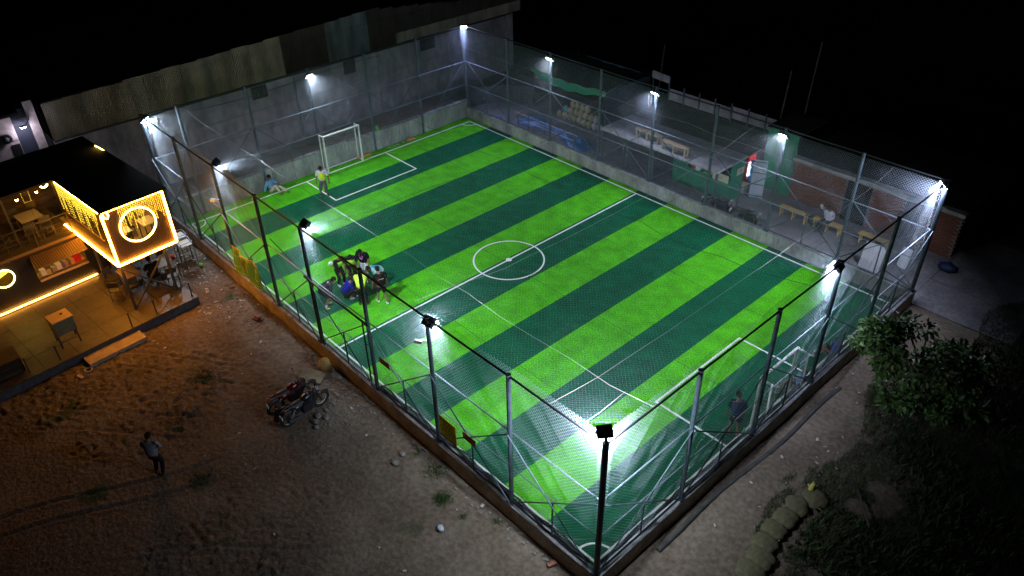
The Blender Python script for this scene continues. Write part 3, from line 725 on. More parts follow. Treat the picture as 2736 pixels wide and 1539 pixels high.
def table(label, x, y, z, w, d, h, rz=0, m=None, group='cafe tables', name='cafe_table', cat='table'):
    t = thing(name, label, cat, (x,y,z), rz, group=group, local=True)
    MB().box(-w/2,w/2,-d/2,d/2,h-.03,h).build('tabletop', m or m_wood, t)
    for sx in (-1,1):
        for sy in (-1,1): MB().bar((sx*(w/2-.05),sy*(d/2-.05),0),(sx*(w/2-.05),sy*(d/2-.05),h-.03),.03).build('leg', m_dark, t)
    return t
def chair(label, x, y, z, rz, h=.46, group='dark cafe chairs', m=None):
    t = thing('chair', label, 'chair', (x,y,z), rz, group=group, local=True); m = m or m_dark
    MB().box(-.21,.21,-.21,.21,h-.03,h).build('seat', m, t)
    MB().box(-.21,-.18,-.2,.2,h+.18,h+.42).build('backrest', m, t)
    for sx in (-1,1):
        for sy in (-1,1): MB().bar((sx*.21,sy*.21,0),(sx*.18,sy*.18,h+(.42 if sx < 0 else 0)),.022).build('leg', m_dark, t)
    return t
m_top = mat('beige_top', (.3,.22,.14), .6, 3, .15)
m_whitetop = mat('white_top', (.7,.66,.6), .6)
tz = .345
table('high table under the cube nearer the fence, with the seated man beside it', 4.0,-2.95,tz,.75,.7,.72, CA, m_top)
table('high table under the cube nearer the shop counter', 3.75,-4.05,tz,.95,.65,.72, CA, m_top)
for i, (x,y,r) in enumerate(((4.35,-4.2,PI),(4.2,-4.75,PI*.8),(3.3,-4.6,.4),(3.3,-3.5,0),(4.75,-2.75,PI*.9),(3.5,-2.6,-.3))):
    chair(['dark chair under the cube corner facing the shop','dark chair near the shop corner turned aside','dark chair close to the shop front','dark chair between the two tables under the cube','empty dark chair behind the seated man','dark chair on the fence side of the tables'][i], x,y,tz,r)
p = cw(-4.9,-1.1,2.43); table('pale table on the balcony under the pendant lamps', p.x,p.y,p.z,.95,.8,.75,CA,m_top)
for i, (u, v, r) in enumerate(((-4.2,-1.4,PI),(-4.3,-.8,PI),(-5.6,-.7,0),(-5.6,-1.4,0),(-4.3,-2.4,2.5),(-4.2,-3.3,PI),(-5.3,-3.2,0))):
    p = cw(u,v,2.43); chair(['chair at the balcony railing below the farther lamp','chair at the balcony railing below the nearer lamp','chair on the wall side of the balcony table, cube end','chair on the wall side of the balcony table, dark end','chair turned askew on the balcony','chair by the railing at the dark end of the balcony','chair by the planks at the dark end of the balcony'][i], p.x,p.y,p.z,r)
p = cw(-.9,.75,zb); table('white topped table inside the glowing cube, nearer the corner', p.x,p.y,p.z,.5,.6,.75,CA,m_whitetop)
p = cw(-.95,1.75,zb); table('white topped table inside the glowing cube, nearer the fence', p.x,p.y,p.z,.7,.55,.75,CA,m_whitetop)
p = cw(-1.6,1.2,zb); chair('dark chair between the tables inside the glowing cube', p.x,p.y,p.z,.2)
p = cw(-2.4,1.0,zb); table('pale table deep inside the glowing cube', p.x,p.y,p.z,.8,.8,.75,CA,m_top)
# cabinet on legs
cb = thing('cabinet', 'beige topped metal cabinet on tall legs standing at the front of the terrace', 'cabinet', (5.62,-7.1,tz))
c_ = MB().obox((5.62,-7.1,tz+.82),(.62,.68,.58),.1); c_.build('body', mat('cabinet_green',(.17,.16,.09),.5,4,.2), cb)
MB().obox((5.62,-7.1,tz+1.125),(.66,.72,.03),.1).build('lid', mat('lid_beige',(.62,.42,.2),.5,5,.1), cb)
MB().disc((5.55,-7.0,tz+1.141),.05,10,h=.02).build('knob', m_black, cb)
for sx in (-1,1):
    for sy in (-1,1): MB().bar((5.62+sx*.29,-7.1+sy*.32,tz),(5.62+sx*.28,-7.1+sy*.31,tz+.54),.04).build('leg', m_dark, cb)
MB().bar((5.92,-7.42,tz+.25),(5.92,-6.78,tz+.25),.02).build('stretcher', m_dark, cb)
cr = thing('dark_crate', 'dark wooden crate and bench end at the unlit end of the terrace', 'crate', (5.9,-9.0,tz))
MB().box(5.4,6.3,-9.6,-8.75,tz,tz+.6).build('body', mat('crate_brown',(.07,.04,.02),.8,4,.3), cr)
for z in (.15,.38): MB().box(6.3,6.33,-9.6,-8.75,tz+z,tz+z+.15).build('slat', m_brown, cr)
# metal stand with tray between cafe and fence
hs = thing('tray_stand', 'thin metal stand with a white tray between the cafe and the orange lit wall', 'stand', (3.2,-1.5,0))
MB().box(2.9,3.45,-1.75,-1.25,1.0,1.03).build('tray', m_whitetop, hs)
for x, y in ((2.9,-1.75),(3.45,-1.75),(2.9,-1.25),(3.45,-1.25)): MB().bar((x,y,0),(x,y,1.15),.025).build('leg', m_dark, hs)
for z in (.45,1.14):
    for a, b_ in (((2.9,-1.75),(3.45,-1.75)),((3.45,-1.75),(3.45,-1.25)),((3.45,-1.25),(2.9,-1.25)),((2.9,-1.25),(2.9,-1.75))): MB().bar((*a,z),(*b_,z),.02).build('rail', m_dark if z < 1 else m_rail, hs)
hs2 = copy_tree(hs); hs2.location = (2.45,-1.42,0); hs2['label'] = 'second thin metal stand, half behind the first, close to the enclosure wall'
hs['group'] = hs2['group'] = 'metal stands by the wall'
one(MB().ball((2.2,-1.85,.08),.1,8,6,(1.2,1,.8),.15),'plastic_bag',mat('red_plastic',(.7,.03,.02),.5),'small red plastic bag lying on the dirt beside the cafe','bag')
one(MB().ball((3.7,-1.25,.07),.1,8,6,(1.2,1,.7),.15),'plastic_bag',mat('green_plastic',(.12,.45,.04),.5),'small green plastic bag lying on the dirt near the enclosure wall','bag')

# ------------------------------------------------------------------ far side: shed roof, kiosk, benches, brick shed
m_slab = mat('slab_concrete', (.42,.41,.46), .85, .8, .3, 10, .3, ns2=6)
sh = thing('slab_shed', 'open shed with a flat concrete slab roof beyond the far touchline', 'shed', (12.6,20.4,0))
MB().box(9.1,16.08,17.92,20.3,1.93,2.05).build('roof_slab', m_slab, sh)
MB().box(9.1,16.08,20.302,23.0,1.93,2.045).build('roof_slab', mat('rear_slab',(.07,.065,.06),.9,1.5,.4,8,.4), sh)  # rear part of the roof in a much darker colour
MB().box(12.05,12.2,17.9,19.6,2.051,2.12).build('roof_kerb', m_slab, sh)
for x in (9.2,10.8,12.4,16.0):
    for y in (18.0,22.9): MB().bar((x,y,0),(x,y,1.93),.09).build('post', m_steel, sh)
MB().box(9.1,16.0,23.0,23.1,0,2.05).build('rear_wall', m_dark, sh)
m_par = mat('grey_parapet', (.3,.29,.32), .6, 2, .3)
for k in range(7):
    x0 = 9.3+k*.98; b = corr_sheet(.9,.62,8); b.v = [(vy+x0, 23.12+vx, vz+2.12+(.1 if k > 3 else 0)) for vx, vy, vz in b.v]; b.build('parapet_sheet', m_par, sh)
    MB().bar((x0-.04,23.1,2.05),(x0-.04,23.1,3.0),.06).build('parapet_post', m_steel, sh)
def bench(label, x, y, z, L, m, rz=0, h=.45, group='wooden benches'):
    t = thing('bench', label, 'bench', (x,y,z), rz, group=group, local=True)
    for s_ in (-1,0,1): MB().box(-L/2,L/2,s_*.105-.048,s_*.105+.048,h-.035,h).build('seat_plank', m, t)
    for k in (-1,0,1):
        for s_ in (-1,1): MB().bar((k*(L/2-.1),s_*.12,0),(k*(L/2-.1),s_*.12,h-.035),.05).build('leg', m, t)
        MB().bar((k*(L/2-.1),-.12,.1),(k*(L/2-.1),.12,.1),.035).build('stretcher', m, t)
    return t
bench('pale wooden bench on the slab roof, the one farther from the kiosk', 11.75,18.35,2.052,1.5,m_wood,-.02)
bench('pale wooden bench on the slab roof, the one nearer the kiosk', 13.5,18.12,2.052,1.5,m_wood,-.02)
m_yel = mat('yellow_bench', (.6,.42,.14), .6, 4, .2)
bench('empty yellow bench by the brick wall, nearest the kiosk', 19.0,20.0,0,1.4,m_yel,group='yellow benches by the brick shed')
bench('yellow bench with the man in the white shirt', 20.6,20.1,0,1.35,m_yel,group='yellow benches by the brick shed')
bench('yellow bench by the white boards', 22.6,20.3,0,1.3,m_yel,group='yellow benches by the brick shed')
ki = thing('kiosk', 'green clad kiosk with an open counter under the slab roof', 'kiosk', (14.4,19.6,0))
for k in range(4): MB().box(12.75+k*.8,13.545+k*.8,19.2,19.24,0,1.0).build('front_panel', m_green, ki)
MB().box(12.75,13.6,19.2,19.24,1.0,1.93).build('front_panel', m_green, ki)
MB().box(12.7,16.02,19.1,19.36,1.0,1.05).build('counter', m_green, ki)
MB().box(15.96,16.0,19.24,20.3,0,1.93).build('side_panel', m_green, ki)
MB().box(12.75,12.79,19.24,21.6,0,1.93).build('side_panel', m_green, ki)
MB().box(12.75,16.0,21.6,21.64,0,1.93).build('rear_panel', m_dark, ki)
MB().box(13.9,14.6,19.4,19.7,1.05,1.2).build('shelf', m_dark, ki)
lf = MB(); b = corr_sheet(.85,1.95,7); lf.v = [(16.45+vy*.66, 20.30+vy*.3+vx, vz+.05) for vx, vy, vz in b.v]; lf.f = b.f; lf.sm = True
dl = lf.build('door_leaf', mat('pale_zinc',(.55,.62,.7),.5), ki)
for z in (.15,.75,1.35,1.9): MB().bar((16.46,20.27,z),(17.0,20.52,z),.03).build('door_batten', m_steel, dl)
fr = thing('fridge', 'red drinks fridge with a glowing white front in the kiosk doorway', 'fridge', (15.6,21.1,0))
MB().box(15.3,15.9,20.75,21.4,.02,1.85).build('cabinet', mat('fridge_red',(.55,.015,.03),.35), fr)
MB().box(15.902,15.93,20.8,21.35,.75,1.45).build('lit_door', mat('fridge_light',(1,1,1),.4,emit=(1,.95,1),es=3.5), fr)
MB().box(15.902,15.925,20.8,21.35,1.48,1.8).build('header', mat('fridge_header',(.6,.02,.04),.4,emit=(1,.03,.06),es=.5), fr)
MB().box(15.902,15.92,20.8,21.35,.6,.72).build('stripe', m_white, fr)
wc = thing('water_bottles', 'blue water bottle stand in front of the red fridge', 'bottle stand', (16.05,20.95,0))
for k in range(3): MB().tube([(16.05,20.95,.5+k*.38),(16.05,20.95,.78+k*.38),(16.05,20.95,.84+k*.38)],[.11,.11,.05],10).build('bottle', mat('blue_bottle',(.15,.35,.75),.2), wc)
MB().box(15.98,16.12,20.9,21.0,0,.5).build('stand', m_dark, wc)
ch = thing('carton', 'open cardboard carton standing in the kiosk doorway', 'carton', (15.95,20.35,0))
MB().box(15.72,16.1,20.36,20.7,.02,.5).build('box', mat('cardboard',(.55,.45,.36),.8), ch)
MB().quad((16.1,20.36,.5),(16.1,20.7,.5),(16.3,20.7,.6),(16.3,20.36,.6)).build('flap', mat('cardboard',(.55,.45,.36)), ch)
def ringsign(label, c, size, nrm_rz, tilt=0):
    t = thing('notice_board', label, 'sign', c, nrm_rz, group='white notice boards with a red ring', local=True)
    MB().box(-size[0]/2,size[0]/2,-.012,.012,0,size[1]).build('board', mat('notice_cream',(.62,.66,.5),.6), t)
    MB().tube([(size[1]*.24*math.cos(a),-.016,size[1]*.55+size[1]*.24*math.sin(a)) for a in np.linspace(0,2*PI,21)[:-1]], .01, 4, closed=True).build('red_ring', mat('ring_red',(.6,.04,.04),.5), t)
    MB().bar((-.06,-.016,size[1]*.48),(.07,-.016,size[1]*.6),.02,.004).build('mark', m_black, t)
    MB().bar((-.02,-.016,size[1]*.6),(.05,-.016,size[1]*.48),.02,.004).build('mark', m_black, t)
ringsign('cream notice board with a red ring on the corner of the kiosk counter', (15.55,19.08,.98), (.85,.38), 0)
ringsign('smaller notice board with a red ring on the kiosk side wall', (16.03,19.95,1.2), (.55,.34), PI/2)
for i, (x, w_, h_, c_, lab) in enumerate(((13.95,.34,.3,(.65,.02,.03),'red bag'),(14.2,.2,.26,(.75,.8,.82),'white carton'),(14.75,.4,.06,(.2,.5,.15),'green tray'),(15.0,.2,.16,(.6,.5,.42),'tan basket'),(15.25,.16,.24,(.3,.22,.22),'dark brown jar'))):
    one(MB().ball((x,19.22,1.05+h_/2),1,10,6,(w_/2,.1,h_/2),.06) if i in (0,3,4) else MB().box(x-w_/2,x+w_/2,19.13,19.32,1.051,1.05+h_), 'counter_item', mat('ci%d' % i, c_, .6), lab+' on the green kiosk counter', lab.split()[-1], 'things on the kiosk counter')
gb = thing('green_screen_wall', 'tall dark green wall behind the kiosk door leaf', 'wall', (17.2,21.7,0))
for k in range(3): MB().box(16.15+k*.52,16.66+k*.52,21.68+.01*k,21.74+.01*k,0,3.1).build('sheet', m_green, gb)
MB().box(16.15,16.2,21.74,24,0,3.1).build('side_sheet', m_green, gb)
MB().box(16.1,17.8,21.6,24,3.1,3.16).build('top', m_roofd, gb)
# brick shed
bs = thing('brick_shed', 'low red brick shed with dark doorways behind the yellow benches', 'building', (21.5,22.6,0))
MB().box(17.72,25.28,21.66,24.4,0,1.93).build('core', m_mortar, bs)
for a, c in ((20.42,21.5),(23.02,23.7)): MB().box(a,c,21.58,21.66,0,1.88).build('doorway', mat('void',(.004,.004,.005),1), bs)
brick_me = MB().box(-.118,.118,-.0,.05,-.034,.034)
bb = brick_me.build('brick', m_brick, bs); bmesh_ = bb.data
cands = []
for r_ in range(22):
    z = .045+r_*.087
    for x in np.arange(17.85+(.125 if r_ % 2 else 0), 25.2, .25):
        if 20.3 < x < 21.62 or 22.92 < x < 23.8: continue
        cands.append((x, 21.61, z, 0))
    for y in np.arange(21.8+(.125 if r_ % 2 else 0), 23.4, .25): cands.append((25.33, y, z, PI/2))
cands.sort(key=lambda q: (q[0]-33)**2+(q[1]+10)**2)
bb.location = Vector(cands[0][:3])-ORG['brick_shed']; bb.rotation_euler = (0,0,cands[0][3])
rest = MB()
for v_ in bmesh_.vertices: v_.co += ORG['brick_shed']        # mesh stored about its own centre
for i, (x, y, z, r_) in enumerate(cands[1:]):
    jx = random.uniform(-.004,.004)
    if i < 299:
        o = bb.copy(); col.objects.link(o); o.parent = bs; o.location = V(x,y+jx,z)-ORG['brick_shed']; o.rotation_euler = (0,0,r_)
    else: rest.obox((x,y+.025+jx,z),(.236,.05,.068),r_)
rest.build('brickwork', m_brick, bs, kind='stuff')
MB().box(17.68,25.36,21.55,21.9,1.94,2.1).build('concrete_band', m_conc, bs)
MB().box(17.7,25.4,21.9,27,2.0,2.12).build('roof', m_roofd, bs)
MB().tube([(x,21.4+.15*math.sin(x*1.3),2.12+.06*math.sin(x*2.1)) for x in np.arange(19.5,24.8,.3)], .02, 5).build('slack_cable', m_rope, bs)
# white boards leaning by the far corner
for i, (x0, x1, y, h_, lab) in enumerate(((22.9,23.75,18.45,1.1,'large white board leaning upright beside the far touchline corner'),(24.0,24.4,19.55,.8,'smaller white board behind the corner fence post'))):
    t = thing('white_board', lab, 'board', (x0,y,0), group='white boards in the yard')
    b = MB(); b.v = [(x0,y,0),(x1,y-.04,0),(x1,y+.22,h_),(x0,y+.26,h_),(x0,y+.03,0),(x1,y-.01,0),(x1,y+.25,h_),(x0,y+.29,h_)]
    b.f = [(0,1,2,3),(7,6,5,4),(0,4,5,1),(1,5,6,2),(2,6,7,3),(3,7,4,0)]
    b.build('panel', mat('board_white',(.74,.75,.78),.5,2,.08), t)
    MB().bar((x0+.1,y+.27,h_*.9),(x0+.1,y+.7,0),.03).build('prop', m_wood, t)
    MB().bar((x1-.1,y+.25,h_*.9),(x1-.1,y+.68,0),.03).build('prop', m_wood, t)
# canopy, tarpaulin, sacks
cn = thing('green_canopy', 'sagging dark net canopy with a green hem above the sacks', 'canopy', (4.2,23,0))
b = MB(); b.sm = True; nx_, ny_ = 18, 12
for j in range(ny_+1):
    for i in range(nx_+1):
        x = .6+5.9*i/nx_; y = 21.2+4.2*j/ny_
        b.v.append((x, y-.3*math.sin(i/nx_*PI)*(1-j/ny_), 2.35-.35*math.sin(i/nx_*PI)*math.sin((j+1)/(ny_+2)*PI)-.12*j/ny_+.05*math.sin(i*1.7+j)))
for j in range(ny_):
    for i in range(nx_): a = j*(nx_+1)+i; b.f.append((a,a+1,a+nx_+2,a+nx_+1))
b.build('sheet', mat('canopy_dark',(.01,.02,.018),.8), cn)
h = MB(); h.sm = True
for i in range(nx_+1):
    x, y, z = b.v[i]; h.v += [(x,y-.02,z+.01),(x,y-.05,z-.28-.2*math.sin(i/nx_*PI))]
for i in range(nx_): h.f.append((2*i,2*i+1,2*i+3,2*i+2))
h.build('hem', mat('hem_green',(.01,.28,.13),.6), cn)
for x, y in ((.7,21.3),(6.35,21.25),(.7,25.2),(6.35,25.2)): MB().bar((x,y,0),(x,y,2.4),.1).build('pole', m_black, cn)
MB().box(.7,6.3,25.2,25.25,0,2.2).build('rear_curtain', mat('curtain_blue',(.04,.08,.13),.8,2,.3), cn)
MB().box(6.3,6.36,21.4,25.2,0,2.2).build('side_curtain', mat('curtain_blue',(.04,.08,.13)), cn)
cf = thing('curved_fence', 'curved dark sheet fence at the end of the yard near the farthest corner', 'fence', (-1.4,20,0))
for k in range(9):
    a = PI*(.5+.5*k/8); x0, y0 = .9+2.6*math.cos(a)*.95, 18.2+2.9*math.sin(PI-a)*1.0
    a2 = PI*(.5+.5*(k+1)/8); x1, y1 = .9+2.6*math.cos(a2)*.95, 18.2+2.9*math.sin(PI-a2)*1.0
    MB().quad((x0,y0,0),(x1,y1,0),(x1,y1,1.05),(x0,y0,1.05)).build('sheet', mat('dark_sheet',(.06,.065,.07),.7,3,.4), cf)
    MB().bar((x0,y0,0),(x0,y0,1.15),.05).build('post', m_steel, cf)
tp = MB(); tp.sm = True; na, nb_ = 60, 16
for i in range(na+1):
    for j in range(nb_+1):
        s_ = i/na; t = j/nb_; x = 1.9+5.7*s_; y = 19.15+.25*math.sin(s_*5)+(t-.5)*(1.0+.35*math.sin(s_*9))
        x_, y_ = np.array(x), np.array(y)
        zz = (.30*math.sin(t*PI)**.6)*(.6+.8*float(vnoise(x_*2.2,y_*2.2,21)))*min(1,8*s_,8*(1-s_))+.13*(float(vnoise(x_*7,y_*7,22))-.5)*math.sin(t*PI)
        tp.v.append((x, y, max(.012, zz)))
for i in range(na):
    for j in range(nb_): a = i*(nb_+1)+j; tp.f.append((a,a+nb_+1,a+nb_+2,a+1))
one(tp,'tarpaulin',mat('blue_tarp',(.02,.13,.36),.45,6,.5,18,.5),'crumpled blue tarpaulin heap along the far side yard','tarpaulin')
one(MB().ball((1.15,18.1,.12),.2,9,6,(1,1,.7),.2),'tarpaulin_bundle',mat('blue_tarp',(.02,.13,.36)),'small blue bundle beside the long tarpaulin heap','bundle')
one(MB().ball((25.6,20.7,.14),.3,10,7,(1.3,1,.6),.2),'tarpaulin_bundle',mat('dark_blue_tarp',(.004,.015,.06),.6),'dark blue bundle outside by the end of the brick shed','bundle')
pr = thing('pipe_rail', 'low tubular rail standing in front of the blue tarpaulin', 'rail', (4.5,18.4,0))
for x in (2.4,4.6,6.8): MB().tube([(x,18.45,0),(x,18.45,.75)],.025,6).build('post', m_steel, pr)
MB().tube([(2.2,18.45,.75),(7.0,18.45,.75)],.022,6).build('bar', m_wood, pr); MB().tube([(2.4,18.47,.4),(6.8,18.47,.4)],.018,6).build('bar', m_wood, pr)
sk_m = [mat('sack_tan',(.42,.36,.22),.9,9,.25,20,.4), mat('sack_olive',(.33,.31,.16),.9,9,.25), mat('sack_grey',(.42,.38,.42),.9,9,.25), mat('sack_cyan',(.1,.42,.42),.8)]
pos = []
for r_, (n_, x0) in enumerate(((9,3.3),(7,3.75),(4,4.2))):
    for k in range(n_): pos.append((x0+k*.38, 21.0+.05*r_+random.uniform(-.05,.05), .22+r_*.40, r_, k))
for x, y, z, r_, k in pos:
    mm = sk_m[2] if k > 6-r_ else (sk_m[1] if (k+r_) % 3 == 0 else sk_m[0])
    if (r_, k) == (1, 0): mm = sk_m[3]; lab = 'turquoise sack at the end of the sack pile'
    else: lab = ('bottom','middle','top')[r_]+' row sack, '+['first','second','third','fourth','fifth','sixth','seventh','eighth','ninth'][k]+' from the farthest corner side of the pile'
    one(MB().ball((x,y,z),.22,8,6,(.92,.8,1.05),.07),'sack',mm,lab,'sack','filled sacks piled under the canopy')
pt = MB
for i, (x, y, z1, lab) in enumerate(((15.5,23.6,5.2,'thin upright pole behind the slab shed'),(16.4,24.2,6.6,'taller leaning pole beside the green wall'),(7.4,24.6,4.4,'thin pole beyond the net canopy'))):
    one(MB().tube([(x,y,0),(x+.25,y-.05,z1)],.04,6),'bamboo_pole',mat('bamboo',(.05,.05,.045),.8),lab,'pole','bamboo poles behind the sheds')
sg = thing('hanging_panel', 'pale rectangular panel hung high behind the net canopy', 'sign', (8.2,23.6,0))  # blank panel on two posts; nothing shows it to be a sign
MB().obox((8.3,23.6,3.0),(1.3,.04,.4),-.12).build('panel', m_par, sg)
MB().bar((7.75,23.7,0),(7.75,23.7,3.1),.06).build('post', m_steel, sg); MB().bar((8.9,23.62,0),(8.9,23.62,3.1),.06).build('post', m_steel, sg)

# ------------------------------------------------------------------ signs on the near fence
bn = thing('banner', 'yellow green cloth banner printed with white pitch lines, tied low on the near fence', 'banner', (7.4,-.72,1.5))
b = MB(); b.sm = True; nu, nv = 24, 10
def bp_(u, v):
    top = 2.1-.13*math.sin(u*PI)-.03*math.sin(u*7); bot = .84-.04*math.sin(u*9)
    return (6.28+.25*v+u*(2.05+.02*v), -.74-.05*math.sin(u*11+v*3)-.03*math.sin(u*23), bot+(top-bot)*v)
for i in range(nu+1):
    for j in range(nv+1): b.v.append(bp_(i/nu, j/nv))
for i in range(nu):
    for j in range(nv): a = i*(nv+1)+j; b.f.append((a,a+nv+1,a+nv+2,a+1))
b.build('cloth', cloth_mat('banner_cloth',(.2,.36,.04)), bn)
def bline(pts, m, r=.008): 
    q = [V(*bp_(u, v))+V(0,-.012,0) for u, v in pts]; MB().tube(q, r, 4).build('printed_line', m, bn)
m_pl = mat('print_cream',(.6,.62,.35),.7); m_or = mat('print_orange',(.65,.26,.03),.7)
def lseg(u0,v0,u1,v1,n=10): return [(u0+(u1-u0)*k/n, v0+(v1-v0)*k/n) for k in range(n+1)]
bline(lseg(.05,.08,.05,.9)+lseg(.05,.9,.95,.9)+lseg(.95,.9,.95,.08)+lseg(.95,.08,.05,.08), m_pl)
bline(lseg(.5,.08,.5,.9), m_pl); bline(lseg(.05,.3,.2,.3)+lseg(.2,.3,.2,.7)+lseg(.2,.7,.05,.7), m_pl); bline(lseg(.95,.3,.8,.3)+lseg(.8,.3,.8,.7)+lseg(.8,.7,.95,.7), m_pl)
bline([(.5+.09*math.cos(a),.5+.18*math.sin(a)) for a in np.linspace(0,2*PI,18)], m_pl)
bline(lseg(0,.99,1,.99,20), m_or, .022); bline(lseg(.34,.72,.38,.5)+lseg(.38,.5,.36,.3), m_or, .03); bline(lseg(.44,.85,.46,.7), m_or, .03)
def notice(label, x0, x1, z0, z1, m, lines, edge, mi):
    t = thing('sign_board', label, 'sign', ((x0+x1)/2,-.76,(z0+z1)/2))
    MB().box(x0,x1,-.775,-.76,z0,z1).build('board', m, t)
    if edge: MB().box(x0,x1,-.781,-.776,z0+.02,z0+.075).build('border_band', edge, t)
    rr_ = random.Random(len(label)); k = MB()
    for zc, a, c, hh in lines:        # rows of script with a head line, the letters themselves too small to read in the photo
        x = x0+(x1-x0)*a; xe = x0+(x1-x0)*c
        while x < xe:
            wl_ = rr_.uniform(.06,.13); k.box(x,min(x+wl_,xe),-.783,-.777,zc+hh*.42,zc+hh*.5)
            xx = x+.012
            while xx < min(x+wl_,xe)-.01:
                k.bar((xx,-.78,zc+hh*.42),(xx+rr_.uniform(-.012,.018),-.78,zc-hh*rr_.uniform(.1,.5)),.011,.005); xx += rr_.uniform(.022,.034)
            x += wl_+.025
    k.build('lettering', mi, t)
notice('yellow notice with rows of dark script and a black lower band, on the near fence', 19.5,20.25,1.32,2.12, cloth_mat('notice_yellow',(.62,.5,.02)), [(2.0,.1,.9,.09),(1.87,.25,.85,.09),(1.74,.08,.92,.09),(1.61,.15,.9,.09),(1.48,.3,.95,.08)], mat('band',(.05,.02,.05),.7), m_black)
notice('narrow red board beside the yellow notice on the near fence', 20.58,21.12,1.97,2.22, mat('board_red',(.22,.03,.015),.6), [(2.09,.1,.9,.1)], None, mat('faded_white',(.35,.25,.2),.7))
notice('small brown tilted board behind the net near the halfway line', 16.6,17.12,2.3,2.54, mat('board_brown',(.25,.13,.06),.7), [], None, m_black)
cc = thing('camera_device', 'small white security camera on the post below the halfway floodlight', 'camera', (18.95,-.7,4.5))
MB().obox((18.9,-.8,4.48),(.22,.09,.09),.6).build('body', m_white, cc); MB().bar((19.05,-.62,4.5),(18.95,-.76,4.5),.03).build('arm', m_white, cc)
cc2 = copy_tree(cc); cc2.location = (6.0,-.7,3.9); cc2['label'] = 'small white security camera on the post near the cafe end'; cc['group'] = cc2['group'] = 'security cameras on fence posts'
ba = one(MB().ball((7.55,2.74,.11),.11,16,10),'football',m_white,'white football lying on the turf beside the huddle of players','ball')

# ------------------------------------------------------------------ people
def skin_obj(name, verts, edges, radii, m, parent, sub=2):
    me = bpy.data.meshes.new(name); me.from_pydata([tuple(v) for v in verts], edges, []); me.update()
    o = bpy.data.objects.new('tmp_skin', me); col.objects.link(o)
    o.modifiers.new('s', 'SKIN'); 
    if not me.skin_vertices: me.attributes  # layer is made with the modifier
    for i, r in enumerate(radii):
        sv = me.skin_vertices[0].data[i]; sv.radius = r if isinstance(r, tuple) else (r, r); sv.use_root = (i == 0)
    ss = o.modifiers.new('u', 'SUBSURF'); ss.levels = ss.render_levels = sub
    dg = bpy.context.evaluated_depsgraph_get(); dg.update()
    res = bpy.data.meshes.new_from_object(o.evaluated_get(dg)); bpy.data.objects.remove(o); bpy.data.meshes.remove(me)
    res.name = name; res.materials.clear(); res.materials.append(m)
    res.polygons.foreach_set('use_smooth', [True]*len(res.polygons))
    return link(name, res, parent)
def ik(a, b, l1, l2, pole):
    a = Vector(a); b = Vector(b); d = b-a; L = min(d.length, (l1+l2)*.995); dn = d.normalized(); b = a+dn*L
    x = (l1*l1-l2*l2+L*L)/(2*L); h = math.sqrt(max(0, l1*l1-x*x)); pl = Vector(pole); pl = (pl-dn*pl.dot(dn)).normalized()
    return a+dn*x+pl*h, b
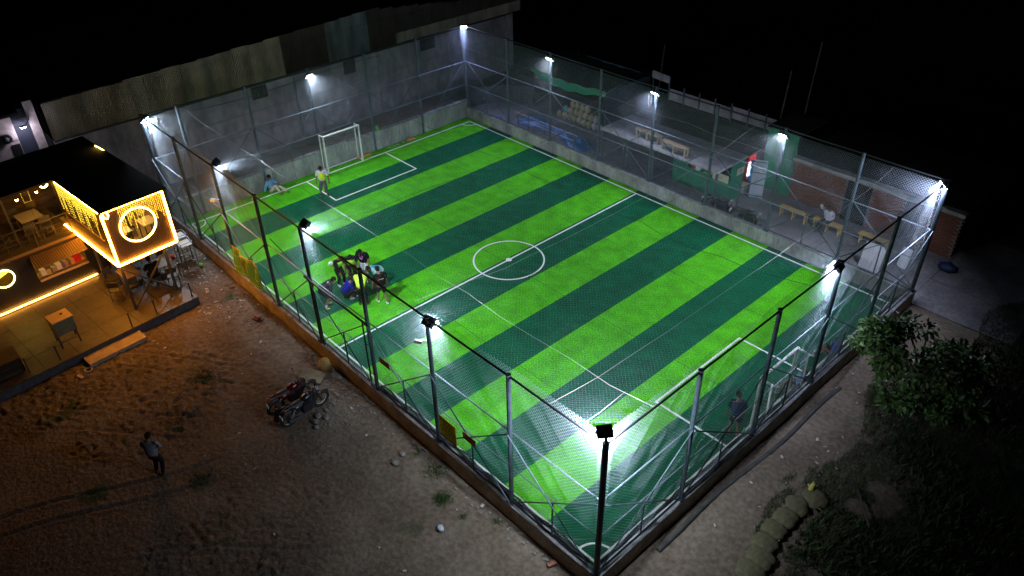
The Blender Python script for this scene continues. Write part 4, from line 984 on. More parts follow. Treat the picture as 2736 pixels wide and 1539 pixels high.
def person(label, x, y, yaw, z=0, hip=.90, hipx=0, lean=0, head=0, feet=((.05,.12,0),(-.02,-.12,0)), hands=((.1,.3,.75),(.1,-.3,.75)),
           skin=(.22,.12,.075), shirt=(.3,.3,.3), sleeve=.45, pants=(.05,.05,.05), pant_len=.5, shoes=(.7,.7,.7), bib=None, hair=(.01,.008,.007),
           socks=None, knee=(1,0,.2), s=1.0, group='people on the pitch', mark=None, twist=0):
    t = thing('person', label, 'person', (x, y, z), yaw, group=group, local=True); t.scale = (s, s, s)
    sk = mat('skin_%g' % skin[0], skin, .6)
    shirt, pants = (tuple(c*.35 if max(q) < .06 else c for c in q) for q in (shirt, pants))
    ang = math.radians(lean); sp = V(math.sin(ang), 0, math.cos(ang)); nrm = V(math.cos(ang), 0, -math.sin(ang))
    P = V(hipx, 0, hip)
    waist = P+sp*.13; chest = P+sp*.34; base = P+sp*.48; ha = math.radians(lean*.7+head)
    hd = V(math.sin(ha), 0, math.cos(ha)); neck = base+hd*.07; hc = neck+hd*.11+V(math.cos(ha),0,-math.sin(ha))*.02; top = hc+hd*.09
    vs = [P, waist, chest, base, neck, hc, top]; rs = [(.13,.11),(.115,.10),(.13,.10),(.075,.065),.052,(.082,.095),(.065,.075)]; ed = [(0,1),(1,2),(2,3),(3,4),(4,5),(5,6)]
    J = {}
    for k, sy in ((0,1),(1,-1)):
        sh_ = chest+sp*.09+V(0,.19*sy,0); hd_ = Vector(hands[k]); pole = V(-.5,.8*sy,-.5)
        el, wr = ik(sh_, hd_, .28, .25, pole); dd = (wr-el).normalized(); pa = wr+dd*.06
        n0 = len(vs); vs += [sh_, el, wr, pa]; rs += [.055,.042,.03,(.036,.02)]; ed += [(2,n0),(n0,n0+1),(n0+1,n0+2),(n0+2,n0+3)]
        side = dd.cross(V(0,0,1)); side = side.normalized() if side.length > .1 else V(0,1,0); up = side.cross(dd)
        J['hand%d' % k] = (pa, dd, side, up); J['arm%d' % k] = (sh_, el, wr)
        hp = P+V(0,.09*sy,-.04); ft = Vector(feet[k])+V(0,0,.08); kn, an = ik(hp, ft, .43, .42, knee)
        toe = an+V(.15,.02*sy,-.045)
        n1 = len(vs); vs += [hp, kn, an, toe]; rs += [.085,.056,.036,(.04,.028)]; ed += [(0,n1),(n1,n1+1),(n1+1,n1+2),(n1+2,n1+3)]
        J['leg%d' % k] = (hp, kn, an, toe)
    # fingers grow out of the palms of the same skin
    for k in (0,1):
        pa, dd, side, up = J['hand%d' % k]; pi_ = 10 if k == 0 else 18
        pi_ = [i for i, q in enumerate(vs) if q is pa][0]
        for f, (off, ln) in enumerate(((-.03,.065),(-.01,.078),(.01,.074),(.03,.056))):
            a = pa+side*off+dd*.03; b_ = a+dd*ln*.55-up*.006; c = b_+dd*ln*.4-up*.022
            n = len(vs); vs += [a, b_, c]; rs += [.009,.008,.007]; ed += [(pi_,n),(n,n+1),(n+1,n+2)]
        th = pa-dd*.02+side*(-.035); n = len(vs); vs += [th, th-side*.02+dd*.035]; rs += [.010,.008]; ed += [(pi_,n),(n,n+1)]
    skin_obj('body', vs, ed, rs, sk, t, 1)
    def lerp(a, b, q): return a+(b-a)*q
    cl = mat('cloth_%02x%02x%02x' % tuple(int(c*255) for c in shirt), shirt, .85, 14, .12, 9, .4)
    v = [waist-sp*.17, waist-sp*.02, chest, base-sp*.02]; r = [(.19,.165),(.185,.165),(.205,.175),(.10,.09)]; e = [(0,1),(1,2),(2,3)]
    for k in (0,1):
        sh_, el, wr = J['arm%d' % k]; n = len(v); q = sleeve
        v += [sh_, lerp(sh_, el, min(1, q*2))]; r += [.092, .076]; e += [(2,n),(n,n+1)]
        if q > .5: v += [lerp(el, wr, (q-.5)*2)]; r += [.048]; e += [(n+1,n+2)]
    skin_obj('shirt', v, e, r, cl, t, 2)
    if bib:
        bm_ = mat('bib_%02x%02x%02x' % tuple(int(c*255) for c in bib), bib, .7, 10, .1)
        skin_obj('bib', [waist-sp*.07, waist+sp*.02, chest, chest+sp*.08], [(0,1),(1,2),(2,3)], [(.20,.185),(.205,.185),(.222,.192),(.15,.14)], bm_, t, 2)
    pm = mat('pants_%02x%02x%02x' % tuple(int(c*255) for c in pants), pants, .85, 10, .15, 9, .4)
    v = [P+sp*.03, P-V(0,0,.03)]; r = [(.18,.155),(.175,.15)]; e = [(0,1)]
    for k in (0,1):
        hp, kn, an, toe = J['leg%d' % k]; n = len(v); v += [hp-V(0,0,.03), lerp(hp, kn, min(1, pant_len*2))]; r += [.115, .092 if pant_len < .95 else .078]; e += [(1,n),(n,n+1)]
        if pant_len > .5: v += [lerp(kn, an, (pant_len-.5)*2)]; r += [.055]; e += [(n+1,n+2)]
    skin_obj('trousers', v, e, r, pm, t, 2)
    sm = mat('shoe_%02x%02x%02x' % tuple(int(c*255) for c in shoes), shoes, .5)
    for k in (0,1):
        hp, kn, an, toe = J['leg%d' % k]
        skin_obj('shoe', [an+V(-.05,0,-.035), an+V(.04,0,-.03), toe+V(.01,0,0)], [(0,1),(1,2)], [(.045,.04),(.05,.045),(.045,.032)], sm, t, 2)
        if socks: MB().tube([lerp(an, kn, -.02), lerp(an, kn, .3)], [.045,.05], 8).build('sock', mat('sock_%g' % socks[0], socks, .9), t)
    fx = V(math.cos(ha),0,-math.sin(ha)); hm = mat('hair_%g' % hair[0], hair, .9, 30, .3, 40, .8)
    h = MB(); R4 = Matrix((fx, V(0,1,0), hd)).transposed()
    b = MB().ball((0,0,0), 1, 14, 9, (.098,.09,.102), .05, -.15)
    h.v = [tuple(hc+R4 @ (Vector(q)+V(-.018,0,.03))) for q in b.v]; h.f = list(b.f)
    b2 = MB().ball((0,0,0), 1, 12, 8, (.075,.088,.10), .05); n = len(h.v); h.v += [tuple(hc+R4 @ (Vector(q)+V(-.04,0,.0))) for q in b2.v]; h.f += [tuple(n+i for i in q) for q in b2.f]; h.sm = True; h.build('hair', hm, t)
    fc = MB()
    for q, sz in (((.088,0,-.005),(.03,.022,.035)),((0,.09,-.0),(.03,.018,.05)),((0,-.09,-.0),(.03,.018,.05))): 
        b = MB().ball((0,0,0),1,6,5,tuple(x_ for x_ in sz)); n = len(fc.v); fc.v += [tuple(hc+R4 @ (Vector(w_)*.7+Vector(q))) for w_ in b.v]; fc.f += [tuple(n+i for i in w_) for w_ in b.f]
    fc.sm = True; fc.build('nose_and_ears', sk, t)
    ey = MB()
    for q in ((.08,.033,.018),(.08,-.033,.018)): b = MB().ball((0,0,0),.011,6,5); n = len(ey.v); ey.v += [tuple(hc+R4 @ (Vector(w_)+Vector(q))) for w_ in b.v]; ey.f += [tuple(n+i for i in w_) for w_ in b.f]
    ey.build('eyes', m_black, t)
    mo = MB(); b = MB().box(-.006,.006,-.024,.024,-.005,.005); mo.v = [tuple(hc+R4 @ (Vector(w_)+V(.082,0,-.045))) for w_ in b.v]; mo.f = b.f; mo.build('mouth', mat('lip',(.2,.06,.05),.6), t)
    if mark:      # small printed marks on the shirt: (material, along spine, sideways, front/back, size)
        for mm, al, sd, fb, sz, pts in mark:
            c = P+sp*al+V(0,sd,0)+nrm*fb; m_ = MB()
            for a0, a1, b0, b1 in pts:
                p0, p1 = c+sp*a1*sz+V(0,a0*sz,0), c+sp*b1*sz+V(0,b0*sz,0); m_.tube([p0, p1], sz*.14, 4)
            m_.build('shirt_print', mm, t)
    return t
m_pink2 = mat('print_pink', (.8,.12,.5), .6); m_pw = mat('print_white', (.75,.75,.75), .6); m_gold = mat('print_gold', (.4,.25,.08), .6)
crown = [(-.5,0,.5,0),(-.5,0,-.7,.8),(0,-.1,0,1),(.5,0,.7,.8),(-.35,-.3,.35,-.3)]
person('keeper in a yellow bib over a white tee standing alone by the far penalty box', 2.02, 5.88, -.75, hands=((.02,.3,.82),(.05,-.3,.80)), head=22, shirt=(.6,.6,.62), bib=(.62,.82,.02), pants=(.10,.10,.105), pant_len=.62, shoes=(.06,.07,.07), socks=(.03,.03,.03), feet=((.04,.17,0),(0,-.17,0)),
       mark=[(m_black,.28,0,.15,.09,[(-.5,.6,.4,.6),(-.1,.6,-.3,-.6),(.1,.1,.5,-.5)])])
person('seated man in a light blue shirt leaning on the far wall beside a buttress', -.32, 4.32, .55, hip=.12, lean=-14, head=25, feet=((.78,.05,0),(.55,-.22,0)), hands=((.28,.02,.45),(-.22,-.34,.05)), shirt=(.2,.38,.62), sleeve=.95, pants=(.55,.48,.36), pant_len=1, shoes=(.12,.07,.05), knee=(.3,.1,1))
person('standing player in a dark shirt with pink print and white shorts, looking down', 9.46, 3.22, -1.0, head=42, lean=8, hands=((.06,.3,.8),(.08,-.3,.8)), shirt=(.018,.02,.035), pants=(.6,.6,.66), pant_len=.42, mark=[(m_pink2,.24,0,.135,.09,crown),(m_pw,.37,.06,.13,.03,[(-.5,0,.5,0),(-.3,.4,.3,.4)]),(m_pink2,.38,-.07,.13,.035,[(-.5,-.5,.5,.5),(-.5,.5,.5,-.5)])])
person('player in a lime bib over black, at the ball side of the huddle', 9.08, 2.28, .05, lean=30, head=35, hipx=-.1, hands=((.35,.18,.75),(.33,-.18,.72)), shirt=(.012,.012,.015), sleeve=.95, bib=(.33,.78,.05), pants=(.015,.015,.018), pant_len=1, shoes=(.65,.7,.75))
person('player in a lime bib with dark sleeves between the two standing players', 9.32, 2.72, -.5, lean=24, head=40, hipx=-.08, hands=((.2,.28,.68),(.2,-.28,.66)), shirt=(.03,.03,.04), sleeve=.4, bib=(.42,.82,.06), pants=(.02,.022,.03), pant_len=1, shoes=(.3,.32,.35))
person('dark shirted player bent right over with hands on his knees, nearest the fence', 9.98, 1.08, 1.15, lean=68, head=-20, hip=.86, hipx=-.16, feet=((.02,.16,0),(-.1,-.2,0)), hands=((.2,.17,.5),(.14,-.18,.5)), shirt=(.03,.028,.045), pants=(.02,.02,.03), pant_len=.5, shoes=(.62,.65,.1), socks=(.5,.52,.62), mark=[(m_pw,.40,0,-.13,.07,[(-.6,.5,-.6,-.5),(-.6,-.5,-.1,-.5),(.3,.5,.3,-.5)])])
person('squatting player in a deep blue shirt at the middle of the huddle', 10.02, 1.98, 1.3, hip=.30, hipx=-.12, lean=36, head=25, feet=((.02,.16,0),(.05,-.2,0)), hands=((.42,.12,.25),(.42,-.12,.25)), shirt=(.006,.008,.22), pants=(.02,.02,.03), pant_len=.9, shoes=(.3,.3,.32), knee=(1,0,.8))
person('player in a long neon yellow shirt bending in, seen past the fence post', 10.86, 2.16, 2.5, lean=38, head=20, hipx=-.12, hands=((.4,.15,.6),(.4,-.15,.6)), shirt=(.55,.85,.08), sleeve=.45, pants=(.012,.012,.015), pant_len=1, shoes=(.02,.02,.02), feet=((.02,.14,0),(-.02,-.16,0)))
person('player in a pale teal shirt with a blue band bent over the huddle', 10.36, 3.22, -1.45, lean=72, head=-15, hip=.88, hipx=-.18, hands=((.35,.16,.42),(.35,-.16,.42)), shirt=(.22,.5,.44), pants=(.35,.4,.42), pant_len=.5, shoes=(.3,.32,.38), bib=(.03,.2,.36), mark=[(m_pw,.16,0,-.15,.05,[(-1.6,.5,-1.6,-.5),(-1.1,.5,-1.1,-.5),(-.6,.5,-.1,.5),(-.35,.5,-.35,-.5),(.2,.5,.7,.5),(.45,.5,.45,-.5),(1.1,.5,1.5,-.5)])])
person('player in a black shirt with gold pattern and bare calves, back to the halfway line', 11.32, 2.76, 2.9, lean=14, head=25, hipx=-.04, hands=((.2,.28,.78),(.12,-.32,.72)), shirt=(.015,.017,.022), pants=(.03,.034,.04), pant_len=.48, shoes=(.68,.7,.7), feet=((.16,.12,0),(-.14,-.14,0)), mark=[(m_gold,.27,0,-.135,.1,[(-1.2,.2,-.2,-.1),(-.2,-.1,.3,.15),(.3,.15,1.2,-.1)]),(m_pw,.42,0,-.12,.03,[(-.5,0,.5,0)])])
person('crouching black haired player hidden at the heart of the huddle', 10.28, 2.52, -2.6, hip=.34, lean=30, head=30, feet=((.05,.15,0),(0,-.15,0)), hands=((.4,.1,.2),(.4,-.1,.25)), shirt=(.03,.03,.035), pants=(.02,.02,.02), pant_len=1, shoes=(.3,.3,.3), knee=(1,0,.8))
person('player in a dark blue shirt stooping beside the near goal, seen through the net', 24.84, 6.60, 2.2, lean=34, head=25, hipx=-.08, hip=.88, hands=((.22,.28,.58),(.25,-.26,.55)), shirt=(.02,.035,.08), pants=(.02,.025,.03), pant_len=.45, shoes=(.3,.16,.12))
person('seated player in a pale blue shirt against the near wall behind the goal post', 25.18, 9.9, -2.3, hip=.13, lean=-12, head=15, feet=((.7,.1,0),(.6,-.15,0)), hands=((.3,.2,.3),(.25,-.2,.25)), shirt=(.15,.36,.6), pants=(.02,.02,.03), pant_len=.55, shoes=(.6,.55,.6), knee=(.3,0,1))
person('seated player in a bright blue shirt by the near wall under the tree branches', 25.15, 12.3, -2.6, hip=.13, lean=-5, head=20, feet=((.6,.12,0),(.5,-.15,0)), hands=((.35,.15,.4),(.3,-.15,.35)), shirt=(.01,.03,.4), pants=(.02,.02,.03), pant_len=.6, shoes=(.65,.62,.65), knee=(.3,0,1))
person('man in a white long sleeved shirt sitting on the yellow bench with an arm raised', 20.55, 20.14, -1.75, hip=.52, lean=10, head=12, feet=((.42,.15,0),(.38,-.12,0)), hands=((.1,-.0,.62),(.15,-.42,1.18)), shirt=(.62,.62,.68), sleeve=.95, pants=(.05,.05,.07), pant_len=1, shoes=(.03,.03,.03), knee=(1,0,.6), group='people outside the pitch')
person('man in a grey shirt and dark trousers standing alone on the dark dirt lot', 13.86, -7.22, 2.35, lean=3, head=30, hands=((.28,.1,1.12),(.28,-.1,1.12)), shirt=(.16,.17,.2), pants=(.02,.02,.03), pant_len=1, shoes=(.02,.02,.02), group='people outside the pitch')
person('man in dark clothes sitting at a high table under the glowing cube', 4.5, -3.3, 3.2, z=.345, hip=.62, lean=14, head=25, feet=((.3,.14,.05),(.25,-.14,.05)), hands=((.38,.12,.8),(.38,-.12,.8)), shirt=(.03,.02,.018), pants=(.02,.017,.015), pant_len=1, shoes=(.02,.02,.02), knee=(1,0,.5), group='people outside the pitch')
st_ = thing('stool', 'dark stool under the man seated at the high table', 'stool', (4.5,-3.3,.345), local=True)
MB().tube([(0,0,.46),(0,0,.5)],.17,12).build('seat', m_dark, st_)
for a in (0,PI/2,PI,-PI/2): MB().bar((.2*math.cos(a),.2*math.sin(a),0),(.12*math.cos(a),.12*math.sin(a),.46),.025).build('leg', m_dark, st_)

# ------------------------------------------------------------------ motorcycles
m_tyre = mat('tyre', (.012,.012,.012), .85); m_rimw = mat('rim_stripe', (.6,.6,.55), .35, metal=.3)
def motorcycle(label, x, y, rz, tank, lean=.12, stripe=True):
    t = thing('motorcycle', label, 'motorcycle', (x, y, .0), rz, group='parked motorcycles', local=True); t.rotation_euler = (lean, 0, rz)
    tm = mat('tank_%g' % tank[0], tank, .25, metal=.2)
    for wx in (-.63, .63):
        w_ = MB().tube([(wx+.27*math.cos(a),0,.31+.27*math.sin(a)) for a in np.linspace(0,2*PI,29)[:-1]], .06, 8, closed=True).build('wheel', m_tyre, t)
        MB().tube([(wx+.215*math.cos(a),0,.31+.215*math.sin(a)) for a in np.linspace(0,2*PI,29)[:-1]], .013, 6, closed=True).build('rim', m_rimw if stripe else m_dark, w_)
        sp_ = MB()
        for k in range(10):
            a = k*PI/5; sp_.tube([(wx,(-1)**k*.03,.31),(wx+.21*math.cos(a),0,.31+.21*math.sin(a))],.007,4)
        sp_.tube([(wx,-.05,.31),(wx,.05,.31)],.04,8); sp_.build('spokes', m_dark, w_)
        MB().tube([(wx+.33*math.cos(a),0,.31+.33*math.sin(a)) for a in np.linspace(.5 if wx > 0 else .6,2.5 if wx > 0 else 2.4,9)], .04, 6).build('mudguard', m_black, t)
    for s_ in (-1,1):
        MB().tube([(.63,s_*.09,.31),(.42,s_*.09,.85)],.028,6).build('fork', m_dark, t)
        MB().tube([(-.63,s_*.07,.31),(-.2,s_*.06,.36)],.02,6).build('swing_arm', m_dark, t)
        MB().tube([(.36,s_*.05,.96),(.3,s_*.2,1.0),(.22,s_*.36,.98)],.014,6).build('handlebar', m_dark, t)
        MB().tube([(.3,s_*.25,1.0),(.33,s_*.32,1.16)],.007,4).build('mirror_stalk', m_black, t)
        MB().ball((.33,s_*.36,1.18),.055,8,6,(.4,1,.7)).build('mirror', m_black, t)
        MB().ball((.5,s_*.16,.82),.03,6,5).build('indicator', mat('amber',(.7,.25,.02),.3), t)
    MB().ball((.12,0,.80),1,14,10,(.27,.14,.13)).build('tank', tm, t)
    MB().disc((.14,0,.925),.04,10,h=.012).build('tank_cap', m_rail, t)
    MB().ball((-.30,0,.78),1,12,8,(.34,.12,.055)).build('seat', m_black, t)
    MB().ball((-.58,0,.80),1,10,7,(.17,.08,.06)).build('tail', tm, t)
    MB().obox((-.76,0,.79),(.03,.12,.05)).build('tail_light', mat('tail_red',(.5,.01,.01),.3), t)
    MB().bar((-.66,-.1,.86),(-.82,-.1,.9),.02).bar((-.66,.1,.86),(-.82,.1,.9),.02).build('grab_rail', m_rail, t)
    MB().ball((.5,0,.86),.09,10,8,(.8,1,1)).build('headlight', m_rail, t)
    MB().box(-.14,.30,-.14,.14,.26,.62).build('engine', m_black, t); MB().ball((-.28,0,.6),1,10,7,(.26,.13,.14)).build('side_cover', tm, t)
    MB().tube([(.12,0,.5),(.2,0,.68)],.09,8).build('cylinder', m_dark, t)
    MB().tube([(.25,-.13,.45),(.1,-.16,.25),(-.3,-.16,.27),(-.75,-.17,.38)],[.02,.03,.05,.055],8).build('exhaust', m_dark, t)
    MB().tube([(.42,0,.86),(-.1,0,.66),(-.5,0,.7)],.03,6).build('frame', m_black, t)
    MB().tube([(.42,0,.8),(.3,0,.3),(-.15,0,.27),(-.2,0,.62)],.022,6).build('frame_tube', m_black, t)
    for s_ in (-1,1): MB().tube([(-.45,s_*.1,.66),(-.6,s_*.09,.36)],.028,8).build('shock_absorber', mat('spring_grey',(.2,.2,.22),.4), t)
    MB().bar((.0,.12,.3),(-.1,.3,.01),.02).build('side_stand', m_dark, t)
    MB().box(-.92,-.90,-.08,.08,.5,.62).build('number_plate', m_white, t)
    return t
motorcycle('black motorcycle with pale rim stripes parked on the dirt lot, nearer the camera', 14.68, -2.68, 1.68, (.012,.012,.014))
motorcycle('motorcycle with a glossy red tank parked behind the black one on the dirt lot', 13.92, -2.72, 1.62, (.07,.002,.003), stripe=False)
motorcycle('dark motorcycle parked behind the far wall, nearer the kiosk', 16.4, 18.05, .12, (.013,.013,.016), stripe=False)
motorcycle('dark motorcycle parked behind the far wall, farther from the kiosk', 17.95, 17.95, .05, (.014,.012,.016), stripe=False)

# ------------------------------------------------------------------ small things on the dirt
m_stone = mat('rubble_stone', (.17,.155,.14), .9, 6, .35, 20, .5)
m_bag = mat('sandbag', (.10,.088,.045), .9, 8, .3, 25, .5)
nm = ['first','second','third','fourth','fifth','sixth','seventh']
bags = [(27.95,6.05,.2,.9),(27.72,5.45,-.1,.5),(27.72,4.85,0,.1),(27.72,4.28,.1,.05),(27.78,3.7,0,-.1),(27.95,3.2,.2,0),(28.0,2.65,-.1,.1)]
for i, (x, y, dx, rz) in enumerate(bags):
    b = MB().ball((0,0,0),1,16,10,(rng.uniform(.29,.36),rng.uniform(.27,.34),.13),.05); c, s_ = math.cos(rz), math.sin(rz)
    def q_(p):
        px, py, pz = p; k = min(1, abs(px*py)/.03); px *= 1+.22*k; py *= 1+.22*k
        return (x+px*c-py*s_, y+px*s_+py*c, .10+pz)
    b.v = [q_(p) for p in b.v]
    t = thing('sandbag', nm[i]+' sandbag of the row, counted from its torn bushy end', 'sandbag', (x,y,0), group='row of sandbags by the path')
    b.build('sack', m_bag, t); MB().tube([(x-.28,y-.24,.07),(x+.1,y-.30,.06),(x+.3,y-.2,.08)],.012,5).build('seam', mat('seam_yellow',(.4,.36,.1),.8), t)
    if i == 0: MB().ball((x-.25,y+.25,.2),.16,8,6,(.5,1,.9),.3).build('torn_mouth', mat('torn_yellow',(.45,.4,.08),.8), t)
labs = ['largest pale stone by the parked motorcycles','flat stone beside the rubble by the motorcycles','small grey stone at the rubble edge toward the wall','stone half sunk near the black motorcycle front wheel','chalky stone of the rubble pile','rough stone behind the rubble pile','small stone nearest the enclosure wall in the rubble']
for i, (x, y, r_) in enumerate(((15.05,-2.45,.13),(15.3,-2.3,.11),(15.0,-2.1,.08),(15.45,-2.75,.1),(15.22,-2.65,.12),(14.9,-1.75,.08),(14.6,-1.45,.07))):
    one(MB().ball((x,y,r_*.45),r_,7,5,(1.2,.9,.7),.22),'stone',m_stone,labs[i],'stone','rubble stones by the motorcycles')
for i, (x, y, r_) in enumerate(((18.43,-1.8,.12),(18.32,-1.45,.1))):
    b = one(MB().ball((x,y,r_*.4),r_,6,4,(1.3,1,.6),.2),'stone',m_stone,['broken stone on the pale dirt, farther from the wall','broken stone on the pale dirt, nearer the wall'][i],'stone','loose stones on the dirt')
rb = MB()
for k in range(420):
    if k < 170: x, y = rng.normal(14.9,.75), rng.normal(-1.7,.5)
    elif k < 300: x, y = rng.normal(8.2,1.0), rng.normal(-1.7,.5)
    else: x, y = rng.uniform(6,25), -.8-abs(rng.normal(0,.25))
    if y > -.75: y = -.8
    r_ = rng.uniform(.02,.06); rb.ball((x,y,.0),r_,5,3,(1.2,.9,.7),.2)
rb.sm = False; rb.build('gravel', m_stone, None, kind='stuff')
br = thing('brick_pair', 'two loose red bricks stacked on the dirt by the orange lit wall', 'bricks', (8.8,-1.35,0))
MB().obox((8.75,-1.38,.05),(.26,.13,.09),.2).build('brick', m_brick, br); MB().obox((8.9,-1.28,.05),(.26,.13,.09),.5).build('brick', m_brick, br); MB().obox((8.82,-1.32,.135),(.26,.13,.08),.1).build('brick', m_brick, br)
sl_ = thing('board_sheet', 'bent olive sheet of board lying against the sack by the wall', 'board', (13.2,-1.5,0))
MB().obox((13.2,-1.55,.07),(.9,.55,.02),.5,.1).build('sheet', mat('olive_board',(.13,.11,.07),.9,4,.3), sl_)
one(MB().ball((13.15,-1.0,.22),.26,10,8,(1,.9,.95),.08),'jute_sack',mat('jute',(.35,.22,.08),.9,12,.3,25,.4),'full brown jute sack leaning on the outer wall by the red motorcycle','sack')
m_paper = mat('paper', (.42,.38,.35), .8)
lt = MB()
for k in range(230):
    if k % 5 < 2 and k < 170: continue
    if k < 120: x, y = rng.normal(3.8,1.1), rng.normal(-1.6,.45)
    elif k < 170: x, y = rng.normal(6.9,.7), rng.normal(-2.2,.6)
    elif k < 195: x, y = rng.uniform(26.0,28), rng.uniform(3,12)
    else: x, y = rng.uniform(5,24), rng.uniform(-7,-1)
    if y > -.75 and x < 25.6: y = -.85
    lt.obox((x,y,.03),(rng.uniform(.03,.12),rng.uniform(.02,.07),.008),rng.uniform(0,3),rng.uniform(-.3,.3),rng.uniform(-.3,.3))
lt.build('litter', m_paper, None, kind='stuff')
one(MB().obox((21.5,-.95,.03),(.09,.12,.01),.3),'paper_scrap',m_paper,'small printed paper scrap beside the base of the near wall','paper')
one(MB().obox((24.25,-.9,.05),(.25,.13,.09),1.2),'brick',m_brick,'single half buried brick near the near corner of the wall','brick')
one(MB().ball((21.28,-2.32,.04),.11,7,5,(1.3,.8,.5),.3),'crumpled_bag',mat('pale_blue_bag',(.4,.48,.55),.5),'crumpled pale blue bag on the open dirt','bag')
tr = thing('broken_crate', 'broken pale box with a round lid lying on the dark dirt by the terrace', 'box', (7.5,-7.3,0))
MB().obox((7.55,-7.45,.05),(.28,.12,.06),.3).build('box', mat('worn_box',(.45,.3,.22),.8), tr); MB().tube([(7.35+.12*math.cos(a),-7.12+.12*math.sin(a),.04) for a in np.linspace(0,2*PI,13)[:-1]],.03,5,closed=True).build('ring', mat('worn_box',(.45,.3,.22)), tr)
pp = thing('drain_pipe', 'grey pipe lying along the foot of the wall behind the near goal', 'pipe', (26,6,0))
pz_ = [(25.86+.06*math.sin(y*1.1)+.03*(y-2), y, .09) for y in np.arange(1.5, 11.5, .5)]
MB().tube([(a,b,.0) for a,b,_ in pz_],.075,10).build('pipe_body', mat('pipe_grey',(.04,.038,.036),.9,3,.4,10,.4), pp)
one(MB().tube([(29.79,13.9,.05),(29.85,12.6,.4),(29.89,11.4,.15)],.035,6),'stick',mat('bamboo',(.12,.12,.1)),'long pale stick lying in the dark undergrowth beside the tree','stick')
one(MB().tube([(28.6,7.3,.05),(29.5,6.1,.25)],.03,6),'stick',mat('bamboo',(.12,.12,.1)),'short stick lying in the grass beyond the sandbags','stick')
# things on the turf
m_bibo = mat('orange_bib', (.7,.28,.08), .8)
for (x, y, k, lab) in ((-.38,9.85,5,'heap of orange bibs on the turf beside the far goal'),(-.33,12.9,3,'small orange bib heap along the far wall')):
    b = MB()
    for j in range(k): b.ball((x+.05*random.uniform(-1,1), y+.16*(j-k/2), .05), .12, 7, 5, (.8,1.1,.4), .3)
    one(b,'bib_heap',m_bibo,lab,'bibs','orange bibs on the turf')
one(MB().obox((-.66,10.95,1.14),(.05,.16,.3),.2,.15),'green_bottle',mat('lime_bottle',(.1,.6,.05),.4),'lime green cloth hung on top of the far wall pillar','cloth')
def bottle(x, y, lab, c): 
    one(MB().tube([(x,y,0),(x,y,.2),(x,y,.24),(x,y,.28)],[.04,.04,.018,.018],8),'bottle',mat('bottle_%g' % c[0], c, .2),lab,'bottle','drink bottles on the turf')
bottle(-.45,6.85,'clear bottle standing between the seated man and the far goal',(.45,.6,.62))
bottle(25.05,6.85,'green bottle standing beside the stooping player',(.1,.55,.2)); bottle(25.2,7.02,'pale bottle next to the near goal post',(.5,.65,.6))
one(MB().ball((-.2,3.3,.06),.12,7,5,(1,1.4,.5),.3),'cloth_heap',mat('cream_cloth',(.6,.5,.32),.8),'small cream cloth heap on the turf near the seated man','cloth')
lw = MB()
for k in range(6): lw.obox((-.35,11.4+.3*k+rng.uniform(-.1,.1),.02),(.08,.14,.03),rng.uniform(0,3))
lw.build('white_litter', m_paper, None, kind='stuff')

# ------------------------------------------------------------------ vegetation
m_leaf = mat('leaf_green', (.075,.15,.035), .5, 3, .45)
m_leaf2 = mat('leaf_pale', (.16,.25,.07), .45, 3, .35)
m_bark = mat('bark', (.07,.055,.04), .95, 8, .3, 20, .6)
tree = thing('tree', 'leafy broad leaved tree leaning over the wall behind the near goal', 'tree', (28.3,11.6,0))
MB().tube([(28.5,11.9,-.1),(28.35,11.7,.9),(28.05,11.5,1.7)],[.13,.1,.07],8).build('trunk', m_bark, tree)
tips = []
for k in range(15):
    a = rng.uniform(0,2*PI); L = rng.uniform(.7,1.5)
    e_ = V(27.75+L*math.cos(a)*.95, 11.5+L*math.sin(a)*1.0, 1.9+rng.uniform(-.5,.8)); m_ = V(28.05,11.5,1.6).lerp(e_,.5)+V(0,0,.15)
    MB().tube([(28.05,11.5,1.6),m_,e_],[.04,.025,.01],5).build('limb', m_bark, tree); tips += [e_, m_.lerp(e_,.5)]
def leaf_mesh(L):
    b = MB(); w = L*.32
    b.v = [(0,0,0),(L*.35,w,.015),(L*.75,w*.7,.0),(L,0,-.03),(L*.75,-w*.7,.0),(L*.35,-w,.015),(L*.5,0,-.02)]
    b.f = [(0,6,1),(1,6,2),(2,6,3),(3,6,4),(4,6,5),(5,6,0)]; return b
clumps = []
for k in range(95):
    u = rng.normal(size=3); u /= np.linalg.norm(u); rr_ = rng.uniform(.55,1)**.6
    c_ = V(27.75+u[0]*1.45*rr_, 11.6+u[1]*1.35*rr_, 2.15+u[2]*.75*rr_)
    if rng.random() < .26: c_ = V(26.65+rng.uniform(-.4,.5), 11.0+rng.uniform(-.5,.8), 2.5+rng.uniform(-.3,.25))
    if rng.random() < .3: c_ = V(28.6+rng.uniform(-.4,.9), 12.4+rng.uniform(-.8,.7), 1.9+rng.uniform(-.5,.3))
    clumps.append(c_)
for k in range(46):
    a = rng.uniform(0,2*PI); q = rng.uniform(0,1)**.5; clumps.append(V(28.5+1.5*q*math.cos(a), 12.0+1.6*q*math.sin(a), rng.uniform(.35,1.5)))
lv = []
for c_ in clumps:
    for j in range(34):
        d = Vector(rng.normal(size=3)); d.normalize(); p = c_+d*rng.uniform(.05,.30)
        dr = (d+V(0,0,-.25)+Vector(rng.normal(size=3))*.35).normalized(); up = V(0,0,1)+Vector(rng.normal(size=3))*.4
        y_ = up.cross(dr).normalized(); z_ = dr.cross(y_)
        lv.append((p, Matrix((dr, y_, z_)).transposed().to_4x4(), rng.uniform(.75,1.3)))
lv.sort(key=lambda q: (q[0]-Vector((33.03,-10.09,17.93))).length)
l0 = leaf_mesh(.19); me_l = []
for m_ in (m_leaf, m_leaf2):
    me = bpy.data.meshes.new('leaf'); me.from_pydata(l0.v, [], l0.f); me.materials.append(m_); me_l.append(me)
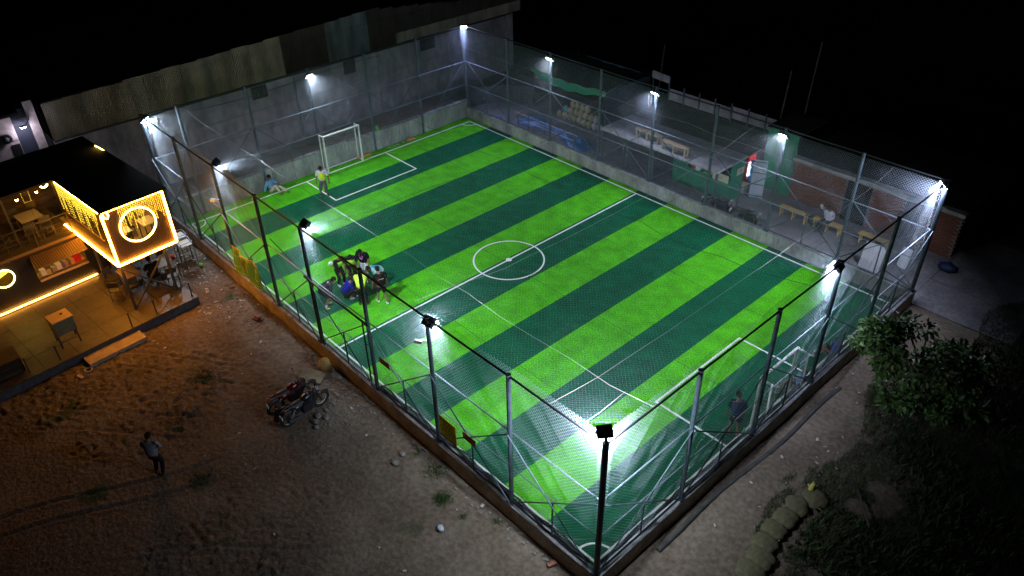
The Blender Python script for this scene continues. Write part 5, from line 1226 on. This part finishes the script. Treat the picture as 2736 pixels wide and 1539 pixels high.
restL = MB()
for i, (p, Mx, sc_) in enumerate(lv):
    M4 = Matrix.Translation(p) @ Mx @ Matrix.Scale(sc_, 4)
    if i < 300:
        o = link('leaf', me_l[i % 3 == 0], tree); o.matrix_local = Matrix.Translation(-ORG[tree.name]) @ M4
    else:
        n = len(restL.v); restL.v += [tuple(M4 @ Vector(q)) for q in l0.v]; restL.f += [tuple(n+k for k in q) for q in l0.f]
restL.build('leaves', m_leaf, tree, kind='stuff')
def blades(name, pts, hmin, hmax, m, w=.012, **kw):
    pts = np.asarray(pts); n = len(pts); a = rng.uniform(0,2*PI,n); h = rng.uniform(hmin,hmax,n); ln = rng.uniform(.2,.9,n)*h
    v = np.zeros((n,3,3)); c, s_ = np.cos(a)*w, np.sin(a)*w; b_ = rng.uniform(0,2*PI,n)
    v[:,0,0] = pts[:,0]-c; v[:,0,1] = pts[:,1]-s_; v[:,1,0] = pts[:,0]+c; v[:,1,1] = pts[:,1]+s_
    v[:,2,0] = pts[:,0]+np.cos(b_)*ln; v[:,2,1] = pts[:,1]+np.sin(b_)*ln; v[:,2,2] = h; v[:,:2,2] = -.03
    f = np.arange(3*n).reshape(n,3)
    return np_mesh(name, v.reshape(-1,3), f, m, None, **kw)
m_grass = mat('grass_dark', (.035,.062,.016), .8, 2.5, .5)
p = rng.uniform((26.5,1.5),(36,22),(150000,2)); g_ = vnoise(p[:,0]*.55,p[:,1]*.55,31)*.6+vnoise(p[:,0]*1.8,p[:,1]*1.8,32)*.4
edge_ = 27.2+.5*np.sin(p[:,1]*.9)+.35*(p[:,1] < 6)+.6*(p[:,1] > 12.5)*(p[:,1]-12.5)*.3
k = (p[:,0] > edge_) & (g_ > .44-.10*np.clip((p[:,0]-27.5)/2,0,1)); p = p[k]
k = ~((np.abs(p[:,0]-27.85) < .42) & (p[:,1] > 2.3) & (p[:,1] < 6.2)); blades('grass', p[k], .04, .17, m_grass, .010, kind='stuff')
# leafy undergrowth on the dark side
q = rng.uniform((28.2,4),(35,18),(9000,2)); g_ = vnoise(q[:,0]*.7,q[:,1]*.7,41); q = q[g_ > .5]
blades('undergrowth', q, .08, .3, m_grass, .045, kind='stuff')
m_weed = mat('weed_green', (.04,.085,.015), .8)
wl2 = ['brightest green weed tuft on the pale dirt by the near wall','weed patch beside the shadow band on the pale dirt','small weed tuft above the two broken stones','weed tuft closest to the near wall corner','weed tuft beside the crumpled pale blue bag','dark weed patch behind the motorcycles toward the terrace','dark weed patch in the middle of the dark lot','weed patch by the tyre tracks','tiny weed by the loose bricks']
for i, (x, y, r_, n_) in enumerate(((20.5,-1.6,.24,500),(19.5,-1.1,.35,420),(18.5,-1.1,.2,150),(22.2,-1.0,.12,90),(21.4,-1.6,.1,60),(10.5,-4.3,.5,500),(12.2,-6.1,.55,500),(14.9,-6.4,.4,300),(8.3,-2.2,.16,90))):
    pts = rng.normal((x,y),r_*.55,(n_,2)); o = blades('weed_tuft', pts, .03, .11, m_weed, .010)
    o['label'] = wl2[i]; o['category'] = 'weed'; o['group'] = 'weed tufts on the dirt lot'
    if r_ > .22: o['kind'] = 'stuff'
